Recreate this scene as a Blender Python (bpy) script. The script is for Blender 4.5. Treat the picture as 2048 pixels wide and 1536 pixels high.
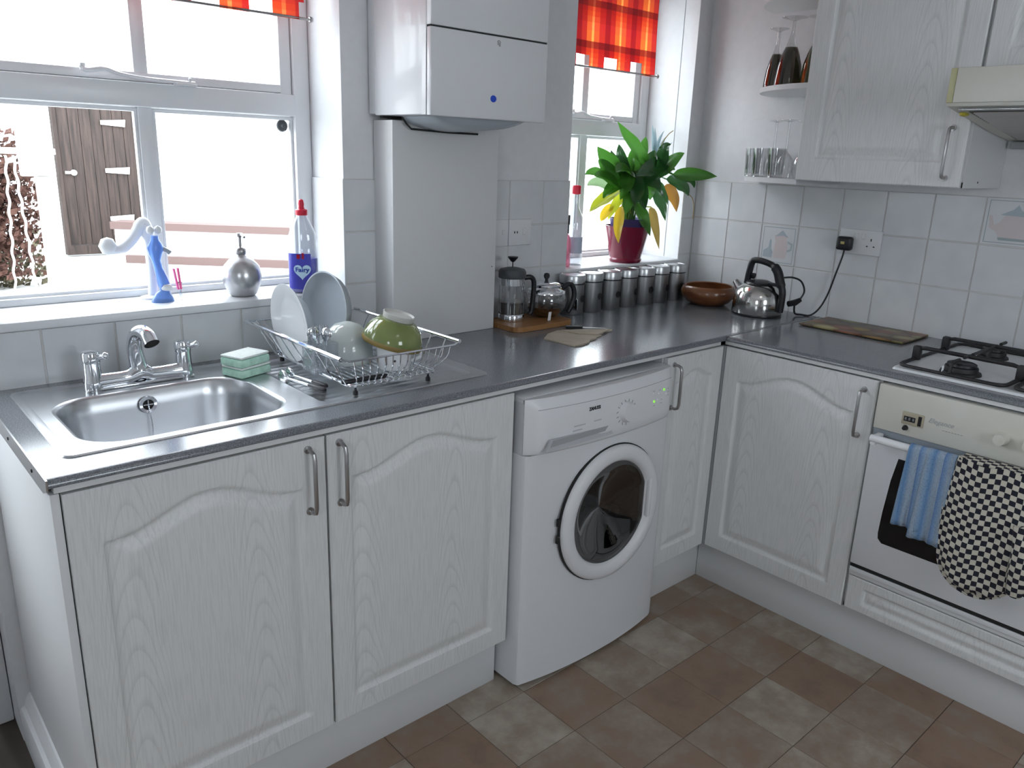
import bpy, bmesh, math, random
import numpy as np
from mathutils import Vector, Matrix, noise
from mathutils.geometry import tessellate_polygon
random.seed(7)
C = bpy.context.scene.collection
PI = math.pi
for o in list(bpy.data.objects): bpy.data.objects.remove(o)

# ---------------------------------------------------------------- camera, world, lights, exposure
cam = bpy.data.cameras.new('camera'); co = bpy.data.objects.new('camera', cam); C.objects.link(co)
co.location = (-2.7806, -1.9888, 1.4394)
co.rotation_euler = (math.radians(73.726), math.radians(-1.968), math.radians(-41.520))
cam.sensor_width = 36; cam.lens = 27.602; cam.clip_start = .02; cam.clip_end = 200
bpy.context.scene.camera = co
vs = bpy.context.scene.view_settings
vs.view_transform = 'Standard'; vs.look = 'None'; vs.gamma = 1; vs.use_curve_mapping = False
vs.exposure = -1.42
SKY = 26.0
world = bpy.data.worlds.new('world'); bpy.context.scene.world = world; world.use_nodes = True
wn = world.node_tree.nodes; wn.clear()
bg = wn.new('ShaderNodeBackground'); wo = wn.new('ShaderNodeOutputWorld')
bg.inputs[0].default_value = (.87, .935, 1.0, 1); bg.inputs[1].default_value = SKY
world.node_tree.links.new(bg.outputs[0], wo.inputs[0])
def portal(name, loc, rot, sx, sy):
    l = bpy.data.lights.new(name, 'AREA'); l.shape = 'RECTANGLE'; l.size = sx; l.size_y = sy
    l.cycles.is_portal = True
    o = bpy.data.objects.new(name, l); C.objects.link(o); o.location = loc; o.rotation_euler = rot
portal('daylight_sink_window', (-2.1, .30, 1.58), (-PI/2, 0, 0), .95, 1.1)
portal('daylight_plant_window', (-.42, .30, 1.58), (-PI/2, 0, 0), .80, 1.1)
portal('daylight_door', (-3.02, .25, 1.35), (-PI/2, 0, 0), .7, 1.3)
portal('daylight_rear_fill', (-1.75, -4.25, 1.6), (PI/2, 0, 0), 1.0, 1.0)  # portal for the added rear fill opening
portal('daylight_side_fill', (-3.9, -2.37, 1.5), (0, -PI/2, 0), .85, .75)  # portal for the added fill opening in the left wall
fill_light = bpy.data.lights.new('ceiling_fill', 'AREA'); fill_light.shape = 'DISK'; fill_light.size = .5; fill_light.energy = 3; fill_light.color = (1, .97, .93)  # unseen fill light added under the ceiling
lo = bpy.data.objects.new('ceiling_fill', fill_light); C.objects.link(lo); lo.location = (-1.9, -2.2, 2.36)

# ---------------------------------------------------------------- materials
def mat(name, col, rough=.5, metal=0, spec=.5, coat=0, emit=None, estr=0, alpha=None, trans=0, ior=1.45):
    m = bpy.data.materials.new(name); m.use_nodes = True
    b = m.node_tree.nodes['Principled BSDF']
    b.inputs['Base Color'].default_value = (*col, 1); b.inputs['Roughness'].default_value = rough
    b.inputs['Metallic'].default_value = metal; b.inputs['Specular IOR Level'].default_value = spec
    b.inputs['Coat Weight'].default_value = coat; b.inputs['Transmission Weight'].default_value = trans
    b.inputs['IOR'].default_value = ior
    if emit: b.inputs['Emission Color'].default_value = (*emit, 1); b.inputs['Emission Strength'].default_value = estr
    return m
def N(m, t, **kw):
    n = m.node_tree.nodes.new(t)
    for k, v in kw.items(): setattr(n, k, v)
    return n
def LK(m, a, b): m.node_tree.links.new(a, b)
def PB(m): return m.node_tree.nodes['Principled BSDF']
def coords(m, scale=(1, 1, 1), gen='Object'):
    tc = N(m, 'ShaderNodeTexCoord'); mp = N(m, 'ShaderNodeMapping'); mp.inputs['Scale'].default_value = scale
    LK(m, tc.outputs[gen], mp.inputs[0]); return mp.outputs[0]
def ramp(m, fac, stops, const=False):
    r = N(m, 'ShaderNodeValToRGB'); r.color_ramp.interpolation = 'CONSTANT' if const else 'LINEAR'
    el = r.color_ramp.elements
    while len(el) < len(stops): el.new(.5)
    for e, (p, c) in zip(el, stops): e.position = p; e.color = (*c, 1)
    LK(m, fac, r.inputs[0]); return r.outputs[0]
def bump(m, h, strength=.2, dist=.002):
    b = N(m, 'ShaderNodeBump'); b.inputs['Strength'].default_value = strength; b.inputs['Distance'].default_value = dist
    LK(m, h, b.inputs['Height']); LK(m, b.outputs[0], PB(m).inputs['Normal'])
def noisy(m, scale, c0, c1, lo=.3, hi=.7, sc=(1, 1, 1), bmp=0, dist=.002, detail=4):
    n = N(m, 'ShaderNodeTexNoise'); n.inputs['Scale'].default_value = scale; n.inputs['Detail'].default_value = detail
    LK(m, coords(m, sc), n.inputs['Vector'])
    LK(m, ramp(m, n.outputs[0], [(lo, c0), (hi, c1)]), PB(m).inputs['Base Color'])
    if bmp: bump(m, n.outputs[0], bmp, dist)
    return m
M = {}
M['wall'] = noisy(mat('painted_plaster', (.7, .7, .72), .7), 30, (.69, .695, .71), (.73, .735, .75), bmp=.15)
M['ceiling'] = mat('ceiling_paint', (.75, .75, .76), .8)
M['tile'] = noisy(mat('white_glazed_tile', (.66, .67, .69), .22), 14, (.63, .645, .665), (.68, .69, .705), bmp=.05, detail=1)
M['grout'] = noisy(mat('grout', (.4, .38, .36), .9), 20, (.56, .54, .52), (.63, .62, .61))
M['white_metal'] = mat('white_enamel', (.72, .73, .75), .28, coat=.3)
M['white_plastic'] = mat('white_plastic', (.73, .735, .75), .35)
M['upvc'] = mat('white_window_plastic', (.78, .79, .81), .3)
M['cream'] = noisy(mat('yellowed_cream_plastic', (.58, .56, .47), .45), 4, (.58, .565, .49), (.645, .645, .605))
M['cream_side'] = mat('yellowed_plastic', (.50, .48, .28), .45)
M['chrome'] = mat('chrome', (.80, .82, .85), .07, 1)
M['brushed'] = mat('brushed_steel', (.55, .55, .56), .28, 1)
M['kettle_steel'] = mat('polished_steel', (.60, .59, .57), .13, 1)
M['nickel'] = mat('satin_nickel', (.42, .41, .41), .32, 1)
M['black'] = mat('black_plastic', (.012, .012, .015), .35)
M['iron'] = noisy(mat('black_cast_iron', (.012, .012, .014), .5), 60, (.010, .010, .013), (.024, .022, .022), bmp=.2)
M['dark'] = mat('dark_gap', (.02, .02, .02), .8)
M['rubber'] = mat('grey_rubber', (.06, .065, .07), .5)
def steel():
    m = mat('sink_steel', (.55, .56, .58), .24, 1)
    n = N(m, 'ShaderNodeTexNoise'); n.inputs['Scale'].default_value = 9; n.inputs['Detail'].default_value = 6
    LK(m, coords(m), n.inputs['Vector'])
    mr = N(m, 'ShaderNodeMapRange'); mr.inputs['To Min'].default_value = .27; mr.inputs['To Max'].default_value = .31
    LK(m, n.outputs[0], mr.inputs[0]); LK(m, mr.outputs[0], PB(m).inputs['Roughness'])
    n2 = N(m, 'ShaderNodeTexNoise'); n2.inputs['Scale'].default_value = 260; LK(m, coords(m), n2.inputs['Vector'])
    bump(m, n2.outputs[0], .03, .0002)
    return m
M['steel'] = steel()
def worktop():
    m = mat('grey_speckled_laminate', (.1, .1, .11), .18, spec=.8)
    n = N(m, 'ShaderNodeTexNoise'); n.inputs['Scale'].default_value = 420; n.inputs['Detail'].default_value = 2
    LK(m, coords(m), n.inputs['Vector'])
    LK(m, ramp(m, n.outputs[0], [(.36, (.10, .108, .122)), (.5, (.155, .165, .182)), (.66, (.23, .24, .26))]), PB(m).inputs['Base Color'])
    bump(m, n.outputs[0], .04, .0003)
    return m
M['worktop'] = worktop()
def doorwood(name, axis):
    # white foil with pressed oak grain: nested cathedral arches; axis = which object axis is the door width
    m = mat(name, (.7, .7, .7), .42)
    tc = N(m, 'ShaderNodeTexCoord'); sp = N(m, 'ShaderNodeSeparateXYZ'); LK(m, tc.outputs['Object'], sp.inputs[0])
    nz = N(m, 'ShaderNodeTexNoise'); nz.inputs['Scale'].default_value = 3.2; nz.inputs['Detail'].default_value = 3; LK(m, coords(m, (1, 1, .5)), nz.inputs['Vector'])
    def mth(op, a, b=None, c=None):
        n = N(m, 'ShaderNodeMath', operation=op)
        for i, q in enumerate((a, b, c)):
            if q is None: continue
            if isinstance(q, (int, float)): n.inputs[i].default_value = q
            else: LK(m, q, n.inputs[i])
        return n.outputs[0]
    x = mth('MULTIPLY_ADD', nz.outputs[0], .07, sp.outputs['XYZ'.index(axis)])
    u = mth('FRACT', mth('MULTIPLY_ADD', x, 1/.245, .32))
    dx = mth('MULTIPLY', mth('SUBTRACT', u, .5), .245)
    v = mth('MULTIPLY_ADD', mth('MULTIPLY', dx, dx), 95 * 15.0, mth('MULTIPLY', sp.outputs[2], 15.0))
    v = mth('MULTIPLY_ADD', nz.outputs[0], 4.0, v)
    side = mth('MULTIPLY', mth('SUBTRACT', mth('ABSOLUTE', dx), .040), 30.0); side = mth('MINIMUM', mth('MAXIMUM', side, 0.0), 1.0)
    fr = mth('FRACT', v)
    f = N(m, 'ShaderNodeTexNoise'); f.inputs['Scale'].default_value = 300; f.inputs['Detail'].default_value = 2
    LK(m, coords(m, (1, 1, .045)), f.inputs['Vector'])
    r1 = ramp(m, fr, [(.0, (.88, .88, .88)), (.10, (.92, .92, .92)), (.30, (1, 1, 1)), (.93, (1, 1, 1)), (1.0, (.93, .93, .93))])
    ms = N(m, 'ShaderNodeMix'); ms.data_type = 'RGBA'; LK(m, side, ms.inputs[0]); LK(m, r1, ms.inputs[6]); ms.inputs[7].default_value = (.985, .985, .985, 1); r1 = ms.outputs[2]
    r2 = ramp(m, f.outputs[0], [(.40, (.925, .925, .925)), (.54, (1, 1, 1))])
    mx = N(m, 'ShaderNodeMix'); mx.data_type = 'RGBA'; mx.blend_type = 'MULTIPLY'; mx.inputs[0].default_value = 1
    LK(m, r1, mx.inputs[6]); LK(m, r2, mx.inputs[7])
    mx2 = N(m, 'ShaderNodeMix'); mx2.data_type = 'RGBA'; mx2.blend_type = 'MULTIPLY'; mx2.inputs[0].default_value = 1
    mx2.inputs[6].default_value = (.72, .725, .72, 1); LK(m, mx.outputs[2], mx2.inputs[7])
    LK(m, mx2.outputs[2], PB(m).inputs['Base Color'])
    bump(m, mx.outputs[2], .22, .0006)
    return m
M['door_x'] = doorwood('white_woodgrain_foil', 'X'); M['door_y'] = doorwood('white_woodgrain_foil_side', 'Y')
M['carcass'] = mat('white_cabinet_board', (.68, .685, .69), .4)
def vinyl():
    m = mat('brown_vinyl_tile', (.1, .09, .08), .42)
    oi = N(m, 'ShaderNodeObjectInfo')
    tc = N(m, 'ShaderNodeTexCoord'); mp = N(m, 'ShaderNodeMapping'); LK(m, tc.outputs['Object'], mp.inputs[0])
    cmb = N(m, 'ShaderNodeCombineXYZ')
    ml = N(m, 'ShaderNodeMath', operation='MULTIPLY'); ml.inputs[1].default_value = 37
    LK(m, oi.outputs['Random'], ml.inputs[0]); LK(m, ml.outputs[0], cmb.inputs[2]); LK(m, cmb.outputs[0], mp.inputs['Location'])
    n = N(m, 'ShaderNodeTexNoise'); n.inputs['Scale'].default_value = 9; n.inputs['Detail'].default_value = 6; n.inputs['Roughness'].default_value = .65
    LK(m, mp.outputs[0], n.inputs['Vector'])
    a = N(m, 'ShaderNodeMath', operation='MULTIPLY_ADD'); a.inputs[1].default_value = .34; LK(m, oi.outputs['Random'], a.inputs[0])
    s = N(m, 'ShaderNodeMath', operation='MULTIPLY'); s.inputs[1].default_value = .85; LK(m, n.outputs[0], s.inputs[0]); LK(m, s.outputs[0], a.inputs[2])
    LK(m, ramp(m, a.outputs[0], [(.30, (.21, .145, .108)), (.44, (.27, .18, .125)), (.56, (.27, .20, .155)), (.68, (.32, .26, .205)), (.85, (.43, .38, .32))]), PB(m).inputs['Base Color'])
    bump(m, n.outputs[0], .15, .001)
    return m
M['vinyl'] = vinyl()
M['vinyl_joint'] = mat('vinyl_joint', (.07, .055, .045), .6)
def thin_glass(name, tint=(1, 1, 1), k=.08, rough=.02, diff=0, dcol=(1, 1, 1), edge=.6):
    m = bpy.data.materials.new(name); m.use_nodes = True; nt = m.node_tree; nt.nodes.clear()
    out = N(m, 'ShaderNodeOutputMaterial'); tr = N(m, 'ShaderNodeBsdfTransparent'); tr.inputs[0].default_value = (*tint, 1)
    gl = N(m, 'ShaderNodeBsdfGlossy'); gl.inputs['Roughness'].default_value = rough
    lw = N(m, 'ShaderNodeLayerWeight'); lw.inputs[0].default_value = .35
    ad = N(m, 'ShaderNodeMath', operation='MULTIPLY_ADD'); ad.inputs[1].default_value = edge; ad.inputs[2].default_value = k; ad.use_clamp = True
    LK(m, lw.outputs['Facing'], ad.inputs[0])
    mx = N(m, 'ShaderNodeMixShader'); LK(m, ad.outputs[0], mx.inputs[0]); LK(m, tr.outputs[0], mx.inputs[1]); LK(m, gl.outputs[0], mx.inputs[2])
    last = mx.outputs[0]
    if diff:
        d = N(m, 'ShaderNodeBsdfDiffuse'); d.inputs[0].default_value = (*dcol, 1)
        m2 = N(m, 'ShaderNodeMixShader'); m2.inputs[0].default_value = diff; LK(m, last, m2.inputs[1]); LK(m, d.outputs[0], m2.inputs[2]); last = m2.outputs[0]
    LK(m, last, out.inputs[0]); return m
M['pane'] = thin_glass('window_glass', (.97, .98, .98), .0, edge=.05)
M['glass'] = thin_glass('clear_glass', (.96, .965, .97), .14)
M['glass_dark'] = thin_glass('smoked_glass', (.16, .13, .08), .08, diff=.15, dcol=(.05, .04, .02))
M['glass_drum'] = thin_glass('drum_glass', (.22, .225, .23), .05)
M['drum'] = mat('drum_steel', (.10, .10, .105), .35, 1)
M['clear_plastic'] = thin_glass('clear_plastic', (.86, .88, .90), .12, .12, .12, (.8, .84, .9))
M['milky'] = thin_glass('cloudy_clear_plastic', (.85, .88, .86), .14, .08, .62, (.76, .82, .80))
M['blue_liquid'] = mat('blue_liquid', (.035, .05, .62), .1, trans=.35)
M['red_cap'] = mat('red_plastic', (.60, .01, .04), .35)
def translucent(name, col, f=.5, rough=.6, tex=None):
    m = bpy.data.materials.new(name); m.use_nodes = True; nt = m.node_tree; nt.nodes.clear()
    out = N(m, 'ShaderNodeOutputMaterial'); d = N(m, 'ShaderNodeBsdfDiffuse'); t = N(m, 'ShaderNodeBsdfTranslucent')
    g = N(m, 'ShaderNodeBsdfGlossy'); g.inputs['Roughness'].default_value = rough
    mx = N(m, 'ShaderNodeMixShader'); mx.inputs[0].default_value = f
    d.inputs[0].default_value = (*col, 1); t.inputs[0].default_value = (*col, 1)
    LK(m, d.outputs[0], mx.inputs[1]); LK(m, t.outputs[0], mx.inputs[2])
    m2 = N(m, 'ShaderNodeMixShader'); m2.inputs[0].default_value = .06
    LK(m, mx.outputs[0], m2.inputs[1]); LK(m, g.outputs[0], m2.inputs[2]); LK(m, m2.outputs[0], out.inputs[0])
    return m, d.inputs[0], t.inputs[0]
M['leaf_g'] = translucent('green_leaf', (.065, .22, .028), .45, .25)[0]
M['leaf_d'] = translucent('dark_green_leaf', (.025, .095, .022), .35, .2)[0]
M['leaf_l'] = translucent('pale_green_leaf', (.28, .42, .22), .5, .25)[0]
M['leaf_y'] = translucent('yellow_green_leaf', (.45, .50, .03), .5, .3)[0]
M['leaf_o'] = translucent('yellow_leaf', (.72, .50, .03), .5, .4)[0]
M['leaf_b'] = translucent('orange_brown_leaf', (.42, .20, .03), .4, .5)[0]
M['leaf_t'] = translucent('tan_leaf', (.36, .25, .06), .4, .5)[0]
M['leaf_p'] = translucent('pale_blue_grey_leaf', (.30, .42, .46), .5, .4)[0]
def plaid():
    m, a, b = translucent('orange_red_checked_cloth', (.7, .1, .02), .62, .8)
    tc = N(m, 'ShaderNodeTexCoord'); sp = N(m, 'ShaderNodeSeparateXYZ'); LK(m, tc.outputs['Object'], sp.inputs[0])
    def band(sock, per, off, stops):
        ad = N(m, 'ShaderNodeMath', operation='MULTIPLY_ADD'); ad.inputs[1].default_value = 1/per; ad.inputs[2].default_value = off; LK(m, sock, ad.inputs[0])
        fr = N(m, 'ShaderNodeMath', operation='FRACT'); LK(m, ad.outputs[0], fr.inputs[0])
        return ramp(m, fr.outputs[0], stops, True)
    cx = band(sp.outputs[0], .145, .1, [(0, (.40, .018, .012)), (.18, (.60, .10, .02)), (.36, (.78, .28, .07)), (.44, (.58, .075, .02)), (.62, (.42, .02, .015)), (.82, (.26, .006, .010))])
    cz = band(sp.outputs[2], .135, .037, [(0, (.38, .14, .22)), (.14, (1, .95, .75)), (.40, (1, .80, .85)), (.60, (.85, .55, .55)), (.74, (.80, .35, .30)), (.86, (.72, .22, .25)), (.97, (.38, .14, .22))])
    mx = N(m, 'ShaderNodeMix'); mx.data_type = 'RGBA'; mx.blend_type = 'MULTIPLY'; mx.inputs[0].default_value = 1
    LK(m, cx, mx.inputs[6]); LK(m, cz, mx.inputs[7]); LK(m, mx.outputs[2], a); LK(m, mx.outputs[2], b)
    return m
M['plaid'] = plaid()
M['wood_bowl'] = noisy(mat('turned_dark_wood', (.16, .06, .02), .3, coat=.3), 12, (.10, .032, .012), (.22, .085, .030), sc=(1, 1, 5))
M['board'] = noisy(mat('bamboo_board', (.32, .16, .06), .4), 20, (.22, .10, .035), (.36, .18, .07), sc=(.4, 6, 1))
M['pot_red'] = mat('raspberry_glazed_pot', (.17, .004, .028), .22, coat=.4)
M['pot_inner'] = mat('dark_purple_inner_pot', (.06, .05, .16), .5)
M['soil'] = mat('potting_soil', (.03, .02, .015), .9)
M['ceramic'] = mat('white_ceramic', (.80, .81, .83), .15, coat=.3)
M['ceramic_grey'] = mat('grey_white_ceramic', (.42, .46, .50), .25)
M['green_glaze'] = noisy(mat('green_glazed_bowl', (.3, .36, .1), .12, coat=.6), 10, (.13, .17, .045), (.22, .26, .09))
M['foot_glaze'] = mat('pale_unglazed_foot', (.55, .55, .52), .5)
M['sponge_g'] = noisy(mat('pale_green_sponge', (.45, .72, .56), .9), 90, (.38, .62, .50), (.55, .80, .66), bmp=.5)
M['sponge_w'] = noisy(mat('pale_scourer_top', (.75, .8, .78), .95), 200, (.68, .75, .72), (.85, .88, .86), bmp=.5)
M['paper'] = noisy(mat('brown_paper_bag', (.42, .36, .27), .8), 12, (.36, .31, .24), (.46, .40, .31), bmp=.3)
M['blue_glass'] = mat('blue_plastic', (.20, .38, .88), .25, trans=.4)
M['white_cloud'] = mat('white_moulded_plastic', (.85, .87, .9), .3)
M['pink'] = mat('pink_plastic', (.85, .12, .35), .4)
M['print_black'] = mat('black_print', (.02, .02, .025), .5)
M['print_grey'] = mat('grey_print', (.36, .37, .38), .5)
M['print_lgrey'] = mat('light_grey_print', (.50, .51, .53), .5)
M['print_blue'] = mat('blue_print', (.02, .07, .55), .4)
M['print_tan'] = mat('display_bezel_tan', (.40, .35, .26), .4)
M['led'] = mat('green_indicator', (.2, .8, .05), .4, emit=(.35, 1, .08), estr=1.6)
M['towel'] = None
def towel():
    m = mat('blue_striped_towel', (.2, .35, .6), .95)
    tc = N(m, 'ShaderNodeTexCoord'); sp = N(m, 'ShaderNodeSeparateXYZ'); LK(m, tc.outputs['Object'], sp.inputs[0])
    ml = N(m, 'ShaderNodeMath', operation='MULTIPLY'); ml.inputs[1].default_value = -1/.062; LK(m, sp.outputs[1], ml.inputs[0])
    fr = N(m, 'ShaderNodeMath', operation='FRACT'); LK(m, ml.outputs[0], fr.inputs[0])
    c = ramp(m, fr.outputs[0], [(0, (.11, .21, .42)), (.16, (.22, .33, .50)), (.30, (.31, .38, .46)), (.48, (.22, .34, .50)), (.62, (.11, .23, .43)), (.80, (.30, .38, .48))])
    n = N(m, 'ShaderNodeTexNoise'); n.inputs['Scale'].default_value = 300; LK(m, coords(m), n.inputs['Vector'])
    r2 = ramp(m, n.outputs[0], [(.3, (.75, .75, .75)), (.6, (1, 1, 1))])
    mx = N(m, 'ShaderNodeMix'); mx.data_type = 'RGBA'; mx.blend_type = 'MULTIPLY'; mx.inputs[0].default_value = 1
    LK(m, c, mx.inputs[6]); LK(m, r2, mx.inputs[7]); LK(m, mx.outputs[2], PB(m).inputs['Base Color']); bump(m, n.outputs[0], .6, .002)
    return m
M['towel'] = towel()
def check():
    m = mat('black_cream_check_cotton', (.5, .5, .4), .9)
    ck = N(m, 'ShaderNodeTexChecker'); ck.inputs['Scale'].default_value = 1
    ck.inputs[1].default_value = (.55, .52, .44, 1); ck.inputs[2].default_value = (.012, .012, .022, 1)
    uv = N(m, 'ShaderNodeUVMap'); uv.uv_map = 'check'; mp = N(m, 'ShaderNodeMapping'); mp.inputs['Scale'].default_value = (1/.0138, 1/.0138, 1)
    LK(m, uv.outputs[0], mp.inputs[0]); LK(m, mp.outputs[0], ck.inputs[0]); LK(m, ck.outputs[0], PB(m).inputs['Base Color'])
    n = N(m, 'ShaderNodeTexNoise'); n.inputs['Scale'].default_value = 70; LK(m, coords(m), n.inputs['Vector']); bump(m, n.outputs[0], .5, .004)
    return m
M['check'] = check()
def fruit():
    m = mat('glass_board_fruit_print', (.1, .08, .05), .35)
    v = N(m, 'ShaderNodeTexVoronoi'); v.inputs['Scale'].default_value = 13; LK(m, coords(m, (1.3, 1, 1)), v.inputs['Vector'])
    sp = N(m, 'ShaderNodeSeparateColor'); LK(m, v.outputs['Color'], sp.inputs[0])
    c = ramp(m, sp.outputs[0], [(0, (.16, .13, .09)), (.25, (.26, .09, .05)), (.42, (.20, .17, .13)), (.55, (.36, .31, .20)), (.70, (.42, .37, .06)), (.82, (.50, .12, .05)), (.92, (.34, .31, .12))])
    dk = ramp(m, v.outputs['Distance'], [(.2, (1, 1, 1)), (.75, (.28, .25, .22))])
    mx = N(m, 'ShaderNodeMix'); mx.data_type = 'RGBA'; mx.blend_type = 'MULTIPLY'; mx.inputs[0].default_value = 1
    LK(m, c, mx.inputs[6]); LK(m, dk, mx.inputs[7]); LK(m, mx.outputs[2], PB(m).inputs['Base Color'])
    return m
M['fruit'] = fruit()
M['can_steel'] = mat('tin_steel', (.34, .34, .345), .42, 1)
M['can_lid'] = mat('brushed_tin_lid', (.50, .51, .52), .3, 1)
M['gate'] = noisy(mat('weathered_brown_boards', (.10, .06, .045), .8), 8, (.016, .011, .009), (.050, .032, .026), sc=(6, 6, .4))
M['render'] = noisy(mat('white_rendered_wall', (.8, .8, .8), .9), 5, (.72, .71, .69), (.82, .82, .82))
M['ground'] = noisy(mat('pale_paving', (.5, .5, .48), .9), 5, (.42, .41, .39), (.56, .55, .53))
M['coping'] = mat('brown_red_coping', (.115, .075, .068), .8)
M['foliage'] = noisy(mat('garden_foliage', (.08, .07, .04), .9), 30, (.035, .030, .016), (.10, .085, .05))
M['foliage_red'] = noisy(mat('russet_foliage', (.10, .04, .03), .9), 30, (.05, .018, .014), (.10, .05, .035))
M['rope'] = mat('pale_rope', (.5, .5, .47), .9)

# ---------------------------------------------------------------- mesh helpers
class MB:
    def __init__(s): s.v = []; s.f = []; s.mi = []
    def add(s, vs_, fs, mi=0, mx=None):
        o = len(s.v)
        s.v += [tuple(mx @ Vector(p)) for p in vs_] if mx else [tuple(p) for p in vs_]
        s.f += [tuple(i+o for i in f) for f in fs]; s.mi += [mi]*len(fs); return s
    def box(s, x0, x1, y0, y1, z0, z1, r=0, seg=2, mi=0, mx=None):
        if x0 > x1: x0, x1 = x1, x0
        if y0 > y1: y0, y1 = y1, y0
        if z0 > z1: z0, z1 = z1, z0
        v = [(x0, y0, z0), (x1, y0, z0), (x1, y1, z0), (x0, y1, z0), (x0, y0, z1), (x1, y0, z1), (x1, y1, z1), (x0, y1, z1)]
        f = [(0, 3, 2, 1), (4, 5, 6, 7), (0, 1, 5, 4), (1, 2, 6, 5), (2, 3, 7, 6), (3, 0, 4, 7)]
        if r > 0:
            r = min(r, .49*min(x1-x0, y1-y0, z1-z0))
            bm = bmesh.new(); bv = [bm.verts.new(p) for p in v]
            for q in f: bm.faces.new([bv[i] for i in q])
            bmesh.ops.bevel(bm, geom=list(bm.edges), offset=r, segments=seg, profile=.5, affect='EDGES')
            bm.verts.index_update(); v = [p.co.copy() for p in bm.verts]; f = [[p.index for p in q.verts] for q in bm.faces]; bm.free()
        return s.add(v, f, mi, mx)
    def lathe(s, prof, c=(0, 0, 0), n=32, mx=None, mi=0, a0=0, a1=2*PI, sx=1, sy=1):
        full = abs(a1-a0-2*PI) < 1e-6; m = n if full else n+1; v = []; f = []
        for r, z in prof:
            for k in range(m):
                a = a0+(a1-a0)*k/n; v.append((c[0]+r*sx*math.cos(a), c[1]+r*sy*math.sin(a), c[2]+z))
        for i in range(len(prof)-1):
            for k in range(n):
                k2 = (k+1) % m; f.append((i*m+k, i*m+k2, (i+1)*m+k2, (i+1)*m+k))
        return s.add(v, f, mi, mx)
    def tube(s, pts, r, n=10, closed=False, cap=True, mi=0, mx=None, flat=1):
        P = [Vector(p) for p in pts]; R_ = r if isinstance(r, (list, tuple)) else [r]*len(P); v = []; f = []
        L = len(P); up = None
        for i in range(L):
            if closed: t = P[(i+1) % L]-P[i-1]
            else: t = P[min(i+1, L-1)]-P[max(i-1, 0)]
            if t.length < 1e-9: t = Vector((0, 0, 1))
            t.normalize()
            if up is None:
                up = Vector((0, 0, 1)) if abs(t.z) < .9 else Vector((1, 0, 0))
            a = up - t*up.dot(t)
            if a.length < 1e-6: a = t.orthogonal()
            a.normalize(); b = t.cross(a); up = a
            for k in range(n):
                q = 2*PI*k/n; v.append(P[i]+(a*math.cos(q)*flat+b*math.sin(q))*R_[i])
        for i in range(L if closed else L-1):
            j = (i+1) % L
            for k in range(n): f.append((i*n+k, i*n+(k+1) % n, j*n+(k+1) % n, j*n+k))
        if cap and not closed: f.append(tuple(range(n-1, -1, -1))); f.append(tuple((L-1)*n+k for k in range(n)))
        return s.add(v, f, mi, mx)
    def prism(s, poly, z0, z1, mx=None, mi=0):
        n = len(poly); v = [(x, y, z0) for x, y in poly]+[(x, y, z1) for x, y in poly]
        tri = tessellate_polygon([[Vector((x, y, 0)) for x, y in poly]])
        f = [tuple(t) for t in tri]+[tuple(i+n for i in t) for t in tri]+[(i, (i+1) % n, n+(i+1) % n, n+i) for i in range(n)]
        return s.add(v, f, mi, mx)
    def build(s, name, m, parent=None, smooth=35, recalc=True):
        me = bpy.data.meshes.new(name); me.from_pydata([tuple(p) for p in s.v], [], s.f)
        if recalc:
            bm = bmesh.new(); bm.from_mesh(me); bmesh.ops.recalc_face_normals(bm, faces=bm.faces); bm.to_mesh(me); bm.free()
        ms = m if isinstance(m, list) else [m]
        for q in ms: me.materials.append(q)
        if len(ms) > 1 and len(me.polygons) == len(s.mi): me.polygons.foreach_set('material_index', s.mi)
        if smooth:
            me.polygons.foreach_set('use_smooth', [True]*len(me.polygons)); me.set_sharp_from_angle(angle=math.radians(smooth))
        o = bpy.data.objects.new(name, me); C.objects.link(o)
        if parent: o.parent = parent
        return o
def T(x, y, z): return Matrix.Translation((x, y, z))
def RX(a): return Matrix.Rotation(a, 4, 'X')
def RY(a): return Matrix.Rotation(a, 4, 'Y')
def RZ(a): return Matrix.Rotation(a, 4, 'Z')
def tag(o, label, cat, group=None, kind=None):
    if label: o['label'] = label
    if cat: o['category'] = cat
    if group: o['group'] = group
    if kind: o['kind'] = kind
    return o
def thing(name, label, cat, loc=(0, 0, 0), rz=0, group=None):
    o = bpy.data.objects.new(name, None); C.objects.link(o); o.location = loc; o.rotation_euler = (0, 0, rz); o.empty_display_size = .05
    return tag(o, label, cat, group)
def local(o):   # world-space geometry under an Empty placed at loc: shift into its frame
    return T(*[-c for c in o.location])
def reparent(child, parent, label=None):
    """child was built in world space, parent is an Empty with translation only"""
    child.parent = parent; child.matrix_parent_inverse = Matrix.Translation([-c for c in parent.location])
    if label: child['label'] = label
    return child
def struct(o, label=None):
    o['kind'] = 'structure'
    if label: o['label'] = label
    return o
def copy_tree(o, parent=None, loc=None, rz=None):
    c = o.copy(); C.objects.link(c)
    if parent: c.parent = parent
    if loc is not None: c.location = loc
    if rz is not None: c.rotation_euler = (0, 0, rz)
    for ch in list(o.children): copy_tree(ch, c)
    return c
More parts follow.
